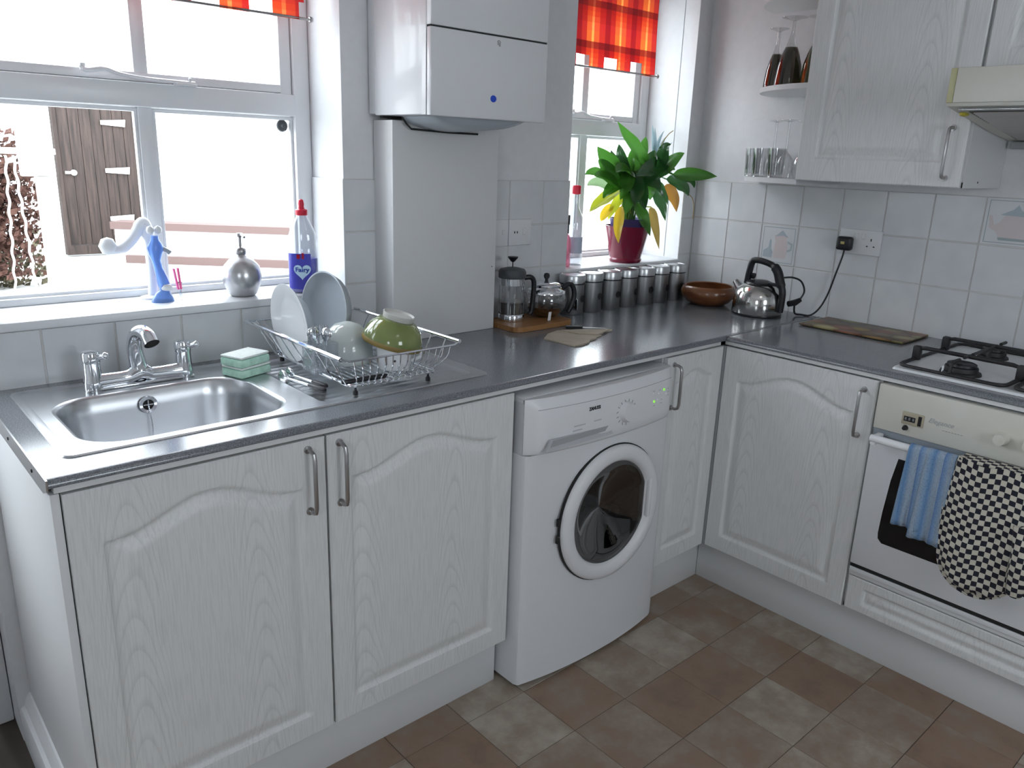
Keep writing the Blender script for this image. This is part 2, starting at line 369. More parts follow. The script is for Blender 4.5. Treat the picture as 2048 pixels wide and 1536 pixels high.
def text(s, size, depth, name, m, parent, mx, label=None, ext=0, shear=0, sx=1):
    cu = bpy.data.curves.new(name, 'FONT'); cu.body = s; cu.size = size; cu.extrude = depth; cu.align_x = 'CENTER'; cu.align_y = 'CENTER'; cu.shear = shear
    cu.offset = ext; cu.resolution_u = 3
    to = bpy.data.objects.new(name, cu); C.objects.link(to)
    bpy.context.view_layer.update()
    me = bpy.data.meshes.new_from_object(to.evaluated_get(bpy.context.evaluated_depsgraph_get()))
    bpy.data.objects.remove(to); me.name = name
    me.transform(mx @ Matrix.Diagonal((sx, 1, 1, 1))); me.materials.clear(); me.materials.append(m)
    o = bpy.data.objects.new(name, me); C.objects.link(o); o.parent = parent
    if label: o['label'] = label
    return o
FRONT_X = Matrix(((0, 0, -1, 0), (-1, 0, 0, 0), (0, 1, 0, 0), (0, 0, 0, 1)))   # text plane facing -x, reads along -y
FRONT_Y = RX(PI/2)                                                              # text plane facing -y, reads along +x
def rrect(x0, x1, y0, y1, r, n=8):
    r = min(r, (x1-x0)/2-1e-4, (y1-y0)/2-1e-4); P = []
    for cx, cy, a in ((x1-r, y1-r, 0), (x0+r, y1-r, PI/2), (x0+r, y0+r, PI), (x1-r, y0+r, 1.5*PI)):
        for k in range(n+1): P.append((cx+r*math.cos(a+PI/2*k/n), cy+r*math.sin(a+PI/2*k/n)))
    return P
def bez(a, b, c, n=10):
    a, b, c = Vector(a), Vector(b), Vector(c)   # passes through b at t=.5
    q = b*2-(a+c)/2
    return [a*(1-t)**2+q*2*t*(1-t)+c*t*t for t in [i/n for i in range(n+1)]]
def spline(pts, n=8):
    P = [Vector(p) for p in pts]; P = [P[0]*2-P[1]]+P+[P[-1]*2-P[-2]]; out = []
    for i in range(1, len(P)-2):
        for k in range(n):
            t = k/n; a, b, c, d = P[i-1], P[i], P[i+1], P[i+2]
            out.append(.5*((2*b)+(c-a)*t+(2*a-5*b+4*c-d)*t*t+(3*b-a-3*c+d)*t**3))
    out.append(P[-2]); return out

# ---------------------------------------------------------------- the room
ZC = 2.42
XL, YF = -3.7, -4.0
SILL = 1.05; WTOP = 2.12
# back wall with two window openings (reveals splay slightly) and a door opening
def wall_back():
    mb = MB(); D = .30
    def seg(x0, x1, z0, z1): mb.box(x0, x1, 0, D, z0, z1)
    seg(-3.75, -3.46, 0, ZC); seg(-3.46, -2.575, 2.08, ZC)
    seg(-2.575, -2.535, 0, ZC)
    seg(-2.535, -1.64, 0, SILL-.02); seg(-2.535, -1.64, WTOP, ZC)
    seg(-1.64, -.75, 0, ZC)
    seg(-.75, -.085, 0, SILL-.02); seg(-.75, -.085, WTOP, ZC)
    seg(-.085, .3, 0, ZC)
    # splayed plaster of the reveals: wedges are cut by widening nothing; narrow frame cheeks instead
    return mb.build('wall_back', M['wall'], smooth=0)
wb = struct(wall_back(), 'white painted window wall over a tiled lower band')
wr = struct(MB().box(0, .2, YF-.2, 0, 0, ZC).build('wall_right', M['wall'], smooth=0), 'white painted wall behind the wall cupboards')
wl = struct(MB().box(XL-.15, XL, YF-.2, -2.7, 0, ZC).box(XL-.15, XL, -2.05, .3, 0, ZC).box(XL-.15, XL, -2.7, -2.05, 0, 1.1).box(XL-.15, XL, -2.7, -2.05, 1.9, ZC).build('wall_left', M['wall'], smooth=0))
wf = MB()
wf.box(XL, -2.2, YF-.2, YF, 0, ZC); wf.box(-1.3, 0, YF-.2, YF, 0, ZC); wf.box(-2.2, -1.3, YF-.2, YF, 0, 1.1); wf.box(-2.2, -1.3, YF-.2, YF, 2.1, ZC)
struct(wf.build('wall_front', M['wall'], smooth=0))
struct(MB().box(XL-.15, .2, YF-.2, .3, ZC, ZC+.1).build('ceiling', M['ceiling'], smooth=0))
fl = struct(MB().box(XL-.15, .2, YF-.2, .3, -.1, -.0015).build('floor', M['vinyl_joint'], smooth=0), 'floor of square brown and grey vinyl tiles')
# floor tiles
def tilemesh(name, w, h, t, m, bev=.002):
    mb = MB(); b = bev
    v = [(0, 0, 0), (w, 0, 0), (w, h, 0), (0, h, 0), (b, b, t), (w-b, b, t), (w-b, h-b, t), (b, h-b, t)]
    f = [(4, 5, 6, 7), (0, 1, 5, 4), (1, 2, 6, 5), (2, 3, 7, 6), (3, 0, 4, 7)]
    me = bpy.data.meshes.new(name); me.from_pydata(v, [], f); me.materials.append(m); return me
ftile = tilemesh('tile', .1975, .1975, .0015, M['vinyl'], .001)
TP = .199
for i in range(-13, 8):
    for j in range(-16, 4):
        x = -1.082+i*TP; y = -.843+j*TP
        if x > -.5 or x < -3.7 or y > .12 or y < -3.2: continue
        if y > -.60 and x > -2.70 : 
            if y > -.5 : continue
        o = bpy.data.objects.new('tile', ftile); C.objects.link(o); o.parent = fl; o.location = (x, y, -.0015)
# wall tiles
def wtile(parent, plane, a0, a1, z0, z1, skip=None, g=.0011):
    a0 += g; a1 -= g; z0 += g; z1 -= g; t = .0045; b = .0018
    if a1-a0 < .006 or z1-z0 < .006: return None
    q = [(a0, z0), (a1, z0), (a1, z1), (a0, z1), (a0+b, z0+b), (a1-b, z0+b), (a1-b, z1-b), (a0+b, z1-b)]
    d = [0]*4+[t]*4
    if plane == 'back': v = [(a, -dd, z) for (a, z), dd in zip(q, d)]
    else: v = [(-dd, a, z) for (a, z), dd in zip(q, d)]
    f = [(4, 5, 6, 7), (0, 1, 5, 4), (1, 2, 6, 5), (2, 3, 7, 6), (3, 0, 4, 7)]
    me = bpy.data.meshes.new('tile'); me.from_pydata(v, [], f); me.materials.append(M['tile'])
    bm = bmesh.new(); bm.from_mesh(me)
    for fc in bm.faces:
        c = fc.calc_center_median(); n = Vector((0, -1, 0)) if plane == 'back' else Vector((-1, 0, 0))
        if fc.normal.dot(n) < 0: fc.normal_flip()
    bm.to_mesh(me); bm.free()
    o = bpy.data.objects.new('tile', me); C.objects.link(o); o.parent = parent; return o
# grout beds (thin slabs a hair proud of plaster)
struct(MB().box(-2.545, -1.643, -.0022, 0, .88, SILL-.02).box(-1.643, -.745, -.0022, 0, .88, 1.36).box(-.745, -.085, -.0022, 0, .88, SILL-.02).box(-.085, 0, -.0022, 0, .88, 1.36).build('trim_1', M['grout'], smooth=0), 'grout bed of the window wall tiles')
struct(MB().box(-.0022, 0, -3.2, -.0022, .88, 1.366).build('trim_2', M['grout'], smooth=0), 'grout bed of the right wall tiles')
xs = [-2.419+.1545*k for k in range(-1, 17)]; xs[0] = -2.545
ZR = [.897, 1.067, 1.214, 1.36]
for k in range(len(xs)-1):
    a, b = xs[k], min(xs[k+1], -.004)
    if a >= -.02: break
    for r in range(3):
        z0, z1 = ZR[r], ZR[r+1]
        segs = []
        for (p, q, top) in ((-2.545, -1.643, SILL-.021), (-1.643, -.745, 9), (-.745, -.085, SILL-.021), (-.085, 0, 9)):
            lo_, hi_ = max(a, p), min(b, q)
            if hi_-lo_ > .012 and z0 < top-.01: segs.append((lo_, hi_, min(z1, top)))
        for lo_, hi_, zt_ in segs: wtile(wb, 'back', lo_, hi_, z0, zt_)
ZR2 = [.897, 1.068, 1.219, 1.366]
ys = [-.0045, -.170, -.325, -.479, -.633, -.787, -.940, -1.093]+[-1.093-.1545*k for k in range(1, 9)]
decor = []
for k in range(len(ys)-1):
    for r in range(3):
        t = wtile(wr, 'right', ys[k+1], ys[k], ZR2[r], ZR2[r+1])
        if t and ((k == 2 and r == 1) or (k == 7 and r == 2)): decor.append((t, ys[k+1], ys[k], ZR2[r], ZR2[r+1]))
# teapot and jug prints on two decorative tiles
def flat(poly, m, name, parent, d, y0, y1, z0, z1):
    P = [(y1-(y1-y0)*u, z0+(z1-z0)*v) for u, v in poly]
    tri = tessellate_polygon([[Vector((a, b, 0)) for a, b in P]])
    mb = MB().add([(-d, a, b) for a, b in P], [tuple(t) for t in tri]); return mb.build(name, m, parent, smooth=0, recalc=False)
M['p1'] = mat('pale_blue_grey_print', (.40, .46, .50), .3); M['p2'] = mat('pale_rose_print', (.62, .55, .55), .3); M['p3'] = mat('blue_green_line_print', (.32, .38, .40), .3)
for n_, (t, y0, y1, z0, z1) in enumerate(decor):
    t['label'] = 'decorative tile with a printed jug and bottle' if n_ == 0 else 'decorative tile with a printed teapot'
    mb = MB(); d0 = .0046
    for (a, b, c, d) in ((.07, .93, .06, .075), (.07, .93, .925, .94), (.07, .085, .06, .94), (.915, .93, .06, .94)):
        A, B = y1-(y1-y0)*a, y1-(y1-y0)*b; Z0, Z1 = z0+(z1-z0)*c, z0+(z1-z0)*d
        mb.add([(-d0-.0002, A, Z0), (-d0-.0002, B, Z0), (-d0-.0002, B, Z1), (-d0-.0002, A, Z1)], [(0, 1, 2, 3)])
    mb.build('border_print', M['p3'], t, smooth=0, recalc=False)
    if n_ == 0:
        flat([(.42, .17), (.72, .17), (.76, .3), (.75, .55), (.70, .68), (.78, .72), (.66, .76), (.58, .84), (.50, .76), (.38, .74), (.42, .60), (.40, .35)], M['p2'], 'jug_print', t, d0+.0004, y0, y1, z0, z1)
        flat([(.40, .72), (.62, .74), (.76, .70), (.68, .78), (.59, .87), (.50, .79)], M['p1'], 'lid_print', t, d0+.0006, y0, y1, z0, z1)
        flat([(.75, .62), (.90, .56), (.88, .40), (.76, .34), (.76, .39), (.84, .43), (.85, .53), (.75, .57)], M['p1'], 'handle_print', t, d0+.0005, y0, y1, z0, z1)
        flat([(.12, .18), (.36, .17), (.38, .32), (.32, .40), (.31, .62), (.27, .62), (.25, .42), (.12, .34)], M['p1'], 'bottle_print', t, d0+.0007, y0, y1, z0, z1)
    else:
        flat([(.34, .15), (.80, .15), (.90, .35), (.86, .58), (.72, .68), (.42, .68), (.32, .5), (.22, .42), (.16, .62), (.10, .62), (.14, .36), (.28, .28)], M['p2'], 'teapot_print', t, d0+.0004, y0, y1, z0, z1)
        flat([(.30, .64), (.84, .62), (.66, .76), (.60, .86), (.52, .76)], M['p1'], 'lid_print', t, d0+.0006, y0, y1, z0, z1)
        flat([(.34, .12), (.86, .12), (.84, .17), (.32, .18)], M['p3'], 'shadow_print', t, d0+.0007, y0, y1, z0, z1)

# ---------------------------------------------------------------- windows
def sill(name, x0, x1, lab):
    mb = MB().box(x0, x1, -.012, .30, SILL-.022, SILL, r=.006)
    return struct(mb.build(name, M['upvc']), lab)
sill('trim_3', -2.56, -1.632, 'white window board above the sink'); sill('trim_4', -.752, -.083, 'white window board under the potted plant')
def cheek(name, pts, lab):   # reveal lining that splays outwards: polygon in plan, extruded in z
    return struct(MB().prism(pts, SILL, WTOP).build(name, M['wall'], smooth=0), lab)
def tiled_reveal(name, x, s, lab):
    mb = MB()
    for k in range(2): mb.box(x, x+s*.005, -.003, .118, [SILL, 1.214][k]+.001, [1.2125, 1.358][k], r=.0012)
    return struct(mb.build(name, M['tile']), lab)
struct(MB().tube([(-.0852, .070, SILL+.002), (-.0852, .070, WTOP)], .0014, 6).build('trim_9', M['print_grey']), 'fine joint line running up the right reveal of the plant window')
struct(MB().box(-1.6450, -1.6395, -.0045, .173, SILL+.001, 1.358, r=.001).build('trim_10', M['tile'], smooth=0), 'tiled lower part of the right reveal of the sink window')
def window(name, x0, x1, mull, lab, handle_x, F=.175):
    w = bpy.data.objects.new(name, None); C.objects.link(w); w.location = ((x0+x1)/2, F, SILL); struct(w, lab)
    lx = local(w)
    def add(nm, mb, m, label=None):
        o = mb.build(nm, m); o.data.transform(lx); o.parent = w
        if label: o['label'] = label
        return o
    F0, F1 = F, F+.067; D_ = F-.118
    mb = MB(); mb.box(x0, x0+.048, F0, F1, SILL, WTOP, r=.003); mb.box(x1-.048, x1, F0, F1, SILL, WTOP, r=.003)
    mb.box(x0+.04, x1-.04, F0+.001, F1-.001, SILL, SILL+.018, r=.003); mb.box(x0+.04, x1-.04, F0+.001, F1-.001, WTOP-.05, WTOP, r=.003)
    add('frame', mb, M['upvc'])
    add('transom', MB().box(x0+.045, x1-.045, F0-.004, F1, 1.522, 1.580, r=.004), M['upvc'])
    add('mullion', MB().box(mull-.018, mull+.018, F0+.01, F1-.005, SILL+.015, 1.524, r=.004), M['upvc'], 'lower glazing bar')
    a, b = x0+.050, x1-.050
    s = MB(); S0, S1 = F+.010, F+.050
    s.box(a, b, S0, S1, 1.582, 1.604, r=.004); s.box(a, b, S0, S1, WTOP-.09, WTOP-.052, r=.004)
    s.box(a, a+.034, S0-.001, S1+.001, 1.5815, WTOP-.0515, r=.003); s.box(b-.034, b, S0-.001, S1+.001, 1.5725, WTOP-.0515, r=.003)
    sa = add('sash', s, M['upvc'])
    gb = MB().box(mull-.017, mull+.017, S0+.004, S1-.004, 1.595, WTOP-.08, r=.003).build('glazing_bar', M['upvc']); gb.data.transform(lx); gb.parent = sa
    for p, q in ((a+.03, mull-.015), (mull+.015, b-.03)):
        o = MB().box(p, q, .146+D_, .150+D_, 1.598, WTOP-.085).build('pane', M['pane'], smooth=0); o.data.transform(lx); o.parent = sa
    for p, q in ((x0+.045, mull-.016), (mull+.016, x1-.045)):
        add('pane', MB().box(p, q, .150+D_, .154+D_, SILL+.015, 1.526), M['pane'])
    # bead around lower lights
    bd = MB()
    for p, q in ((x0+.0475, mull-.0175), (mull+.0175, x1-.0475)):
        bd.box(p, q, .132+D_, .15+D_, SILL+.016, SILL+.026, r=.003).box(p, q, .132+D_, .15+D_, 1.511, 1.521, r=.003)
        bd.box(p, p+.009, .1325+D_, .1505+D_, SILL+.022, 1.513, r=.003).box(q-.009, q, .1325+D_, .1505+D_, SILL+.022, 1.513, r=.003)
    add('glazing_bead', bd, M['upvc'])
    # casement stay
    h0, h1 = handle_x
    st = MB(); P = spline([(h0, .112, 1.606), (h0+.012, .108, 1.598), (h0+.05, .106, 1.604), (h0+.085, .108, 1.595), (h0+.15, .110, 1.589), (h1, .110, 1.587)], 5); P = [p+Vector((0, D_, 0)) for p in P]
    st.tube(P, [.007]*3+[.009]*7+[.0065]*(len(P)-10), 8, flat=.7)
    st.lathe([(0, -.004), (.007, -.004), (.007, .012), (0, .014)], (h0+.004, .112+D_, 1.600), 10); st.box(h1-.05, h1+.004, .10+D_, .124+D_, 1.579, 1.585, r=.002)
    st.lathe([(0, 0), (.004, 0), (.004, .016), (0, .018)], (h1-.012, .11+D_, 1.582), 8)
    add('casement_stay', st, M['upvc'])
    return w
window('window_1', -2.53, -1.641, -2.091, 'white framed window above the sink with lower and upper lights', (-2.232, -1.968), .175)
window('window_2', -.749, -.088, -.450, 'white framed window behind the potted plant', (-.538, -.311), .215)
# suction hook on the glass
t = thing('suction_hook', 'grey suction cup stuck near the top right of the lower window pane over the sink', 'suction cup', (-1.716, .203, 1.496))
MB().lathe([(0, 0), (.017, 0), (.015, .004), (.006, .008), (.005, .014), (0, .015)], n=20, mx=RX(PI/2)).build('cup', M['rubber'], t)
MB().tube([(0, -.012, 0), (0, -.018, -.002), (0, -.018, -.012), (0, -.012, -.014)], .0018, 6).build('hook', M['rubber'], t)
# back door to the left
d = bpy.data.objects.new('door_1', None); C.objects.link(d); d.location = (-3.02, .13, 0); struct(d, 'white glazed back door at the far left')
lx = local(d)
def dadd(nm, mb, m): o = mb.build(nm, m); o.data.transform(lx); o.parent = d; return o
mb = MB().box(-3.46, -3.42, .10, .17, 0, 2.08, r=.003).box(-2.615, -2.577, .10, .17, 0, 2.08, r=.003).box(-3.46, -2.577, .10, .17, 2.04, 2.08, r=.003)
dadd('frame', mb, M['upvc'])
mb = MB().box(-3.415, -3.31, .115, .16, .02, 2.035, r=.003).box(-2.72, -2.622, .115, .16, .02, 2.035, r=.003).box(-3.32, -2.71, .115, .16, .02, .78, r=.003).box(-3.32, -2.71, .115, .16, 1.93, 2.035, r=.003)
lf = dadd('leaf', mb, M['upvc'])
o = MB().box(-3.315, -2.715, .135, .14, .775, 1.935).build('pane', M['pane'], smooth=0); o.data.transform(lx); o.parent = lf
o = MB().box(-2.675, -2.655, .10, .115, .95, 1.15, r=.004).tube([(-2.665, .095, 1.05), (-2.665, .07, 1.05), (-2.69, .065, 1.05), (-2.78, .065, 1.05)], .008, 8).build('handle', M['nickel']); o.data.transform(lx); o.parent = lf
# unseen window added behind the camera to let in fill light
w = bpy.data.objects.new('rear_fill_window', None); C.objects.link(w); w.location = (-1.75, -4.08, .9); struct(w)
lx3 = local(w)
mb = MB().box(-2.2, -2.15, -4.12, -4.05, 1.1, 2.1).box(-1.35, -1.3, -4.12, -4.05, 1.1, 2.1).box(-2.2, -1.3, -4.12, -4.05, 1.1, 1.15).box(-2.2, -1.3, -4.12, -4.05, 2.05, 2.1)
o = mb.build('frame', M['upvc'], smooth=0); o.data.transform(lx3); o.parent = w
o = MB().box(-2.16, -1.34, -4.09, -4.085, 1.14, 2.06).build('pane', M['pane'], smooth=0); o.data.transform(lx3); o.parent = w

w = bpy.data.objects.new('side_fill_window', None); C.objects.link(w); w.location = (-3.78, -2.37, 1.1); struct(w); lx4 = local(w)  # unseen window added in the left wall to brighten the right run
o = MB().box(-3.80, -3.74, -2.7, -2.65, 1.1, 1.9).box(-3.80, -3.74, -2.10, -2.05, 1.1, 1.9).box(-3.80, -3.74, -2.7, -2.05, 1.1, 1.15).box(-3.80, -3.74, -2.7, -2.05, 1.85, 1.9).build('frame', M['upvc'], smooth=0); o.data.transform(lx4); o.parent = w
o = MB().box(-3.775, -3.77, -2.66, -2.09, 1.14, 1.86).build('pane', M['pane'], smooth=0); o.data.transform(lx4); o.parent = w
# roller blinds with castellated hem
def blind(label, x0, x1, zb, hole_h, tabs, y):
    t = thing('roller_blind', label, 'blind', ((x0+x1)/2, y, 2.09))
    lx = local(t); n = 12
    zt = zb+.006+hole_h
    mb = MB()
    def wav(x, z): return y+.0022*math.sin(x*31+z*4)+.0015*math.sin(z*17)
    def sheet(a, b, z0, z1, nx, nz):
        v = [(a+(b-a)*i/nx, wav(a+(b-a)*i/nx, z0+(z1-z0)*j/nz), z0+(z1-z0)*j/nz) for j in range(nz+1) for i in range(nx+1)]
        f = [(j*(nx+1)+i, j*(nx+1)+i+1, (j+1)*(nx+1)+i+1, (j+1)*(nx+1)+i) for j in range(nz) for i in range(nx)]
        mb.add(v, f)
    sheet(x0, x1, zt, 2.07, 40, 12)
    for a, b in tabs: sheet(a, b, zb, zt, 6, 2)
    c = mb.build('cloth', M['plaid'], smooth=60, recalc=False); c.data.transform(lx); c.parent = t
    o = MB().tube([(x0-.006, y, zb+.004), (x1+.02, y, zb+.004)], .0035, 8).lathe([(0, -.007), (.006, -.005), (.008, 0), (.006, .005), (0, .007)], (0, 0, 0), 10, mx=T(x1+.02, y, zb+.004) @ RY(PI/2)).build('hem_rod', M['nickel']); o.data.transform(lx); o.parent = t
    o = MB().tube([(x0-.01, y, 2.085), (x1+.01, y, 2.085)], .017, 16).build('roller', M['white_plastic']); o.data.transform(lx); o.parent = t
blind('red and orange checked roller blind over the sink window', -2.48, -1.70, 1.762, .036, [(-2.44, -2.368), (-2.295, -2.222), (-2.079-.072, -2.079), (-2.075+.0, -1.994), (-1.927, -1.85), (-1.787, -1.715)], .08)
blind('red and orange checked roller blind over the plant window', -.735, -.231, 1.745, .036, [(-.735, -.668), (-.598, -.522), (-.455, -.372), (-.312, -.231)], .08)

# ---------------------------------------------------------------- skirting, end panel
mb = MB(); prof = [(-2.546, 0), (-2.574, 0), (-2.574, .085), (-2.570, .095), (-2.562, .100), (-2.556, .118), (-2.550, .128), (-2.546, .130)]
v = [(x, y, z) for y in (-.60, .118) for x, z in prof]; n = len(prof)
mb.add(v, [(i, i+1, n+i+1, n+i) for i in range(n-1)]+[tuple(range(n)), tuple(range(n, 2*n))])
struct(mb.build('baseboard_left', M['white_plastic'], smooth=30), 'white moulded skirting along the cabinet end panel')

# ---------------------------------------------------------------- cabinet doors (raised arch panel as relief)
def arch_outline(w, h, mx_, mb_, mt, rise):
    """closed outline in door coordinates (u right, v up)"""
    L, Rr, Bm = mx_, w-mx_, mb_
    sh = h-mt-rise     # shoulder height
    P = [(L, Bm), (Rr, Bm), (Rr, sh)]
    n = 28
    for k in range(n+1):
        t = k/n; u = Rr+(L-Rr)*t; s = abs(2*t-1)           # s:1 at edges,0 centre
        c = 0 if s > .93 else .5+.5*math.cos(PI*s/.93)
        P.append((u, sh+rise*c))
    P.append((L, sh)); return P
def relief_door(w, h, th, outline, step=.005):
    """returns verts/faces of a slab with front at y=-th, relief routed in; origin lower-left-back"""
    us = np.unique(np.concatenate([np.linspace(.003, w-.003, int(w/step))]))
    vs2 = np.linspace(.003, h-.003, int(h/step)); U, V = np.meshgrid(us, vs2)
    P = np.array(outline); A = P; B = np.roll(P, -1, 0)
    dm = np.full(U.shape, 1e9); ins = np.zeros(U.shape, bool)
    for (ax, ay), (bx, by) in zip(A, B):
        dx, dy = bx-ax, by-ay; L2 = dx*dx+dy*dy+1e-12
        t = np.clip(((U-ax)*dx+(V-ay)*dy)/L2, 0, 1); dm = np.minimum(dm, np.hypot(U-ax-t*dx, V-ay-t*dy))
        c = ((ay > V) != (by > V)) & (U < (bx-ax)*(V-ay)/((by-ay) if by != ay else 1e-9)+ax); ins ^= c
    s = np.where(ins, dm, -dm)
    xp = [-.003, 0, .004, .010, .030, .036, 1]; fp = [0, -.0018, -.0078, -.0080, -.0015, 0, 0]
    D = np.interp(s, xp, fp)
    v = [(u, -th-d_*1.0, z) for u, z, d_ in zip(U.ravel(), V.ravel(), D.ravel())]
    ny, nx = U.shape
    f = [(j*nx+i, j*nx+i+1, (j+1)*nx+i+1, (j+1)*nx+i) for j in range(ny-1) for i in range(nx-1)]
    o = len(v)
    # rounded edge to a back frame
    ring = [j for j in range(nx)]+[j*nx+nx-1 for j in range(1, ny)]+[(ny-1)*nx+i for i in range(nx-2, -1, -1)]+[j*nx for j in range(ny-2, 0, -1)]
    def out(i, y):
        u, _, z = v[i]; uu = 0 if u < .0031 else (w if u > w-.0031 else u); zz = 0 if z < .0031 else (h if z > h-.0031 else z); return (uu, y, zz)
    r1 = [out(i, -th+.003) for i in ring]; r2 = [out(i, 0) for i in ring]; n = len(ring)
    v2 = v+r1+r2
    f += [(ring[k], ring[(k+1) % n], o+(k+1) % n, o+k) for k in range(n)]+[(o+k, o+(k+1) % n, o+n+(k+1) % n, o+n+k) for k in range(n)]
    f.append(tuple(o+n+k for k in range(n)))
    return v2, f
def bow_handle(parent, mx, h=.137, r=.0046, out=.030, name='handle'):
    P = [(0, 0, 0), (0, -out*.55, 0), (0, -out*.88, -.004), (0, -out, -.016), (0, -out, -h/2), (0, -out, -h+.016), (0, -out*.88, -h+.004), (0, -out*.55, -h), (0, 0, -h)]
    mb = MB().tube(P, r, 10, mx=mx); mb.lathe([(0, 0), (.0085, 0), (.0085, .003), (0, .004)], n=12, mx=mx @ RX(PI/2)); mb.lathe([(0, 0), (.0085, 0), (.0085, .003), (0, .004)], n=12, mx=mx @ T(0, 0, -h) @ RX(PI/2))
    return mb.build(name, M['nickel'], parent)
def door(parent, origin, w, h, rotz, m, hx, hz=None, rise=.05, mt=.055, mx_=.055, mb_=.055, th=.018, name='door', handle=True, hlen=.137):
    ol = arch_outline(w, h, mx_, mb_, mt, rise)
    v, f = relief_door(w, h, th, ol)
    MX = T(*origin) @ RZ(rotz)
    mb = MB().add(v, f, mx=MX); o = mb.build(name, m, parent, smooth=40)
    if handle: bow_handle(o, MX @ T(hx, -th, hz), h=hlen)
    return o
DT, DBm = .867, .155    # door top and bottom
YD = -.582              # back of doors
# sink base unit
t = thing('sink_base_cabinet', 'wide white woodgrain base cabinet with two doors under the sink', 'cabinet', (0, 0, 0))
door(t, (-2.529, YD, DBm), .487, DT-DBm, 0, M['door_x'], .447, .692)
door(t, (-2.037, YD, DBm), .523, DT-DBm, 0, M['door_x'], .027, .692)
MB().box(-2.528, -1.512, YD+.002, -.02, .15, .16).box(-2.528, -2.512, YD+.002, -.02, .15, .70).box(-1.528, -1.512, YD+.002, -.02, .15, .70).box(-2.528, -1.512, -.03, -.02, .15, .70).build('carcass', M['carcass'], t, smooth=0)
MB().box(-2.546, -2.531, -.590, -.003, 0.0, .868, r=.002).build('end_panel', M['carcass'], t)
MB().box(-2.540, -1.512, -.552, -.536, 0, .148, r=.001).build('plinth', M['carcass'], t)
MB().box(-2.540, -.62, -.598, -.580, .872, .8845, r=.001).build('top_rail', M['carcass'], t)
# corner base unit on window run
t = thing('corner_base_cabinet', 'narrow white woodgrain base cabinet between the washing machine and the corner', 'cabinet')
door(t, (-.893, YD, DBm), .2895, DT-DBm, 0, M['door_x'], .030, .688, rise=.03, mx_=.05)
MB().box(-.898, -.884, YD+.002, -.02, .15, .868).box(-.90, -.60, YD+.004, -.02, .15, .165).box(-.90, -.56, -.03, -.02, .15, .868).build('carcass', M['carcass'], t, smooth=0)
MB().box(-.898, -.555, -.556, -.540, 0, .148, r=.001).build('plinth', M['carcass'], t)
MB().box(-.599, -.586, -.6055, -.586, DBm, .867).build('corner_gap_filler', M['print_grey'], t, smooth=0)  # grey filler added in the corner gap, its shade put into the colour
# base unit on right run: doors face -x
t = thing('side_base_cabinet', 'white woodgrain base cabinet to the left of the oven', 'cabinet')
RZN = -PI/2
door(t, (-.582, -.606, DBm), .497, DT-DBm, RZN, M['door_y'], .462, .680)
MB().box(-.580, -.02, -1.108, -1.094, .15, .868).box(-.580, -.02, -1.108, -.60, .15, .165).build('carcass', M['carcass'], t, smooth=0)
MB().box(-.556, -.540, -1.72, -.557, 0, .148, r=.001).build('plinth', M['carcass'], t)
MB().box(-.598, -.580, -1.72, -.599, .872, .8845, r=.001).build('top_rail', M['carcass'], t)

# ---------------------------------------------------------------- worktops
def wt_profile():      # (distance from wall, z), front edge rounded
    P = [(0, .8848), (.603, .8848), (.605, .887)]
    for k in range(7): a = PI/2*k/6; P.append((.593+.012*math.cos(a), .888+.012*math.sin(a)))
    P += [(0, .9)]; return P
t = thing('window_worktop', 'grey speckled worktop running under both windows', 'worktop', (0, 0, 0))
# slab with a hole for the sink, built from tessellated top plus rounded front
def slab(x0, x1, hole=None, end_l=None):
    mb = MB(); front = [(d_, z) for d_, z in wt_profile()[1:-1]]
    n = len(front)
    xsL = [x0, x1]
    v = [(x, -d_, z) for x in xsL for d_, z in front]
    mb.add(v, [(i, i+1, n+i+1, n+i) for i in range(n-1)])
    outer = [(x0, -.593), (x1, -.593), (x1, -.0045), (x0, -.0045)]
    loops = [[Vector((a, b, 0)) for a, b in outer]]
    if hole: loops.append([Vector((a, b, 0)) for a, b in hole])
    tri = tessellate_polygon(loops); pts = [p for l in loops for p in l]
    mb.add([(p.x, p.y, .9) for p in pts], [tuple(q) for q in tri])
    outer2 = [(x0, -.603), (x1, -.603), (x1, -.0045), (x0, -.0045)]
    loops2 = [[Vector((a, b, 0)) for a, b in outer2]]+loops[1:]
    pts2 = [p for l in loops2 for p in l]
    mb.add([(p.x, p.y, .8848) for p in pts2], [tuple(q) for q in tessellate_polygon(loops2)])
    if hole:
        m_ = len(hole); mb.add([(a, b, z) for z in (.8848, .9) for a, b in hole], [(i, (i+1) % m_, m_+(i+1) % m_, m_+i) for i in range(m_)])
    for x in (x0, x1):
        P = [(x, -.0045, .8848)]+[(x, -d_, z) for d_, z in front]+[(x, -.0045, .9)]
        mb.add(P, [tuple(range(len(P)))])
    return mb
hole = rrect(-2.485, -1.545, -.497, -.067, .03, 4)
slab(-2.548, -.0045, hole).build('slab', M['worktop'], t, smooth=30)
# aluminium end strip with clipped corner, two screws
es = MB().prism([(.0045, .868), (.575, .868), (.603, .880), (.607, .901), (.0045, .901)], 0, .003, mx=Matrix(((0, 0, -1, -2.5485), (-1, 0, 0, 0), (0, 1, 0, 0), (0, 0, 0, 1)))).build('end_strip', M['brushed'], t, smooth=0)
for y in (-.10, -.30, -.50): MB().lathe([(0, 0), (.0035, 0), (.003, .0015), (0, .0018)], n=10, mx=T(-2.5515, y, .884) @ RY(-PI/2)).build('screw', M['dark'], es)
t2 = thing('side_worktop', 'grey speckled worktop holding the hob along the right wall', 'worktop')
mb = slab(.608, 1.86); mbr = MB(); mbr.add(mb.v, mb.f, mx=RZ(-PI/2)); mbr.build('slab', M['worktop'], t2, smooth=30)
MB().box(-.600, -.0045, -.6075, -.604, .8990, .9016).build('joint_strip', M['brushed'], t2, smooth=0)

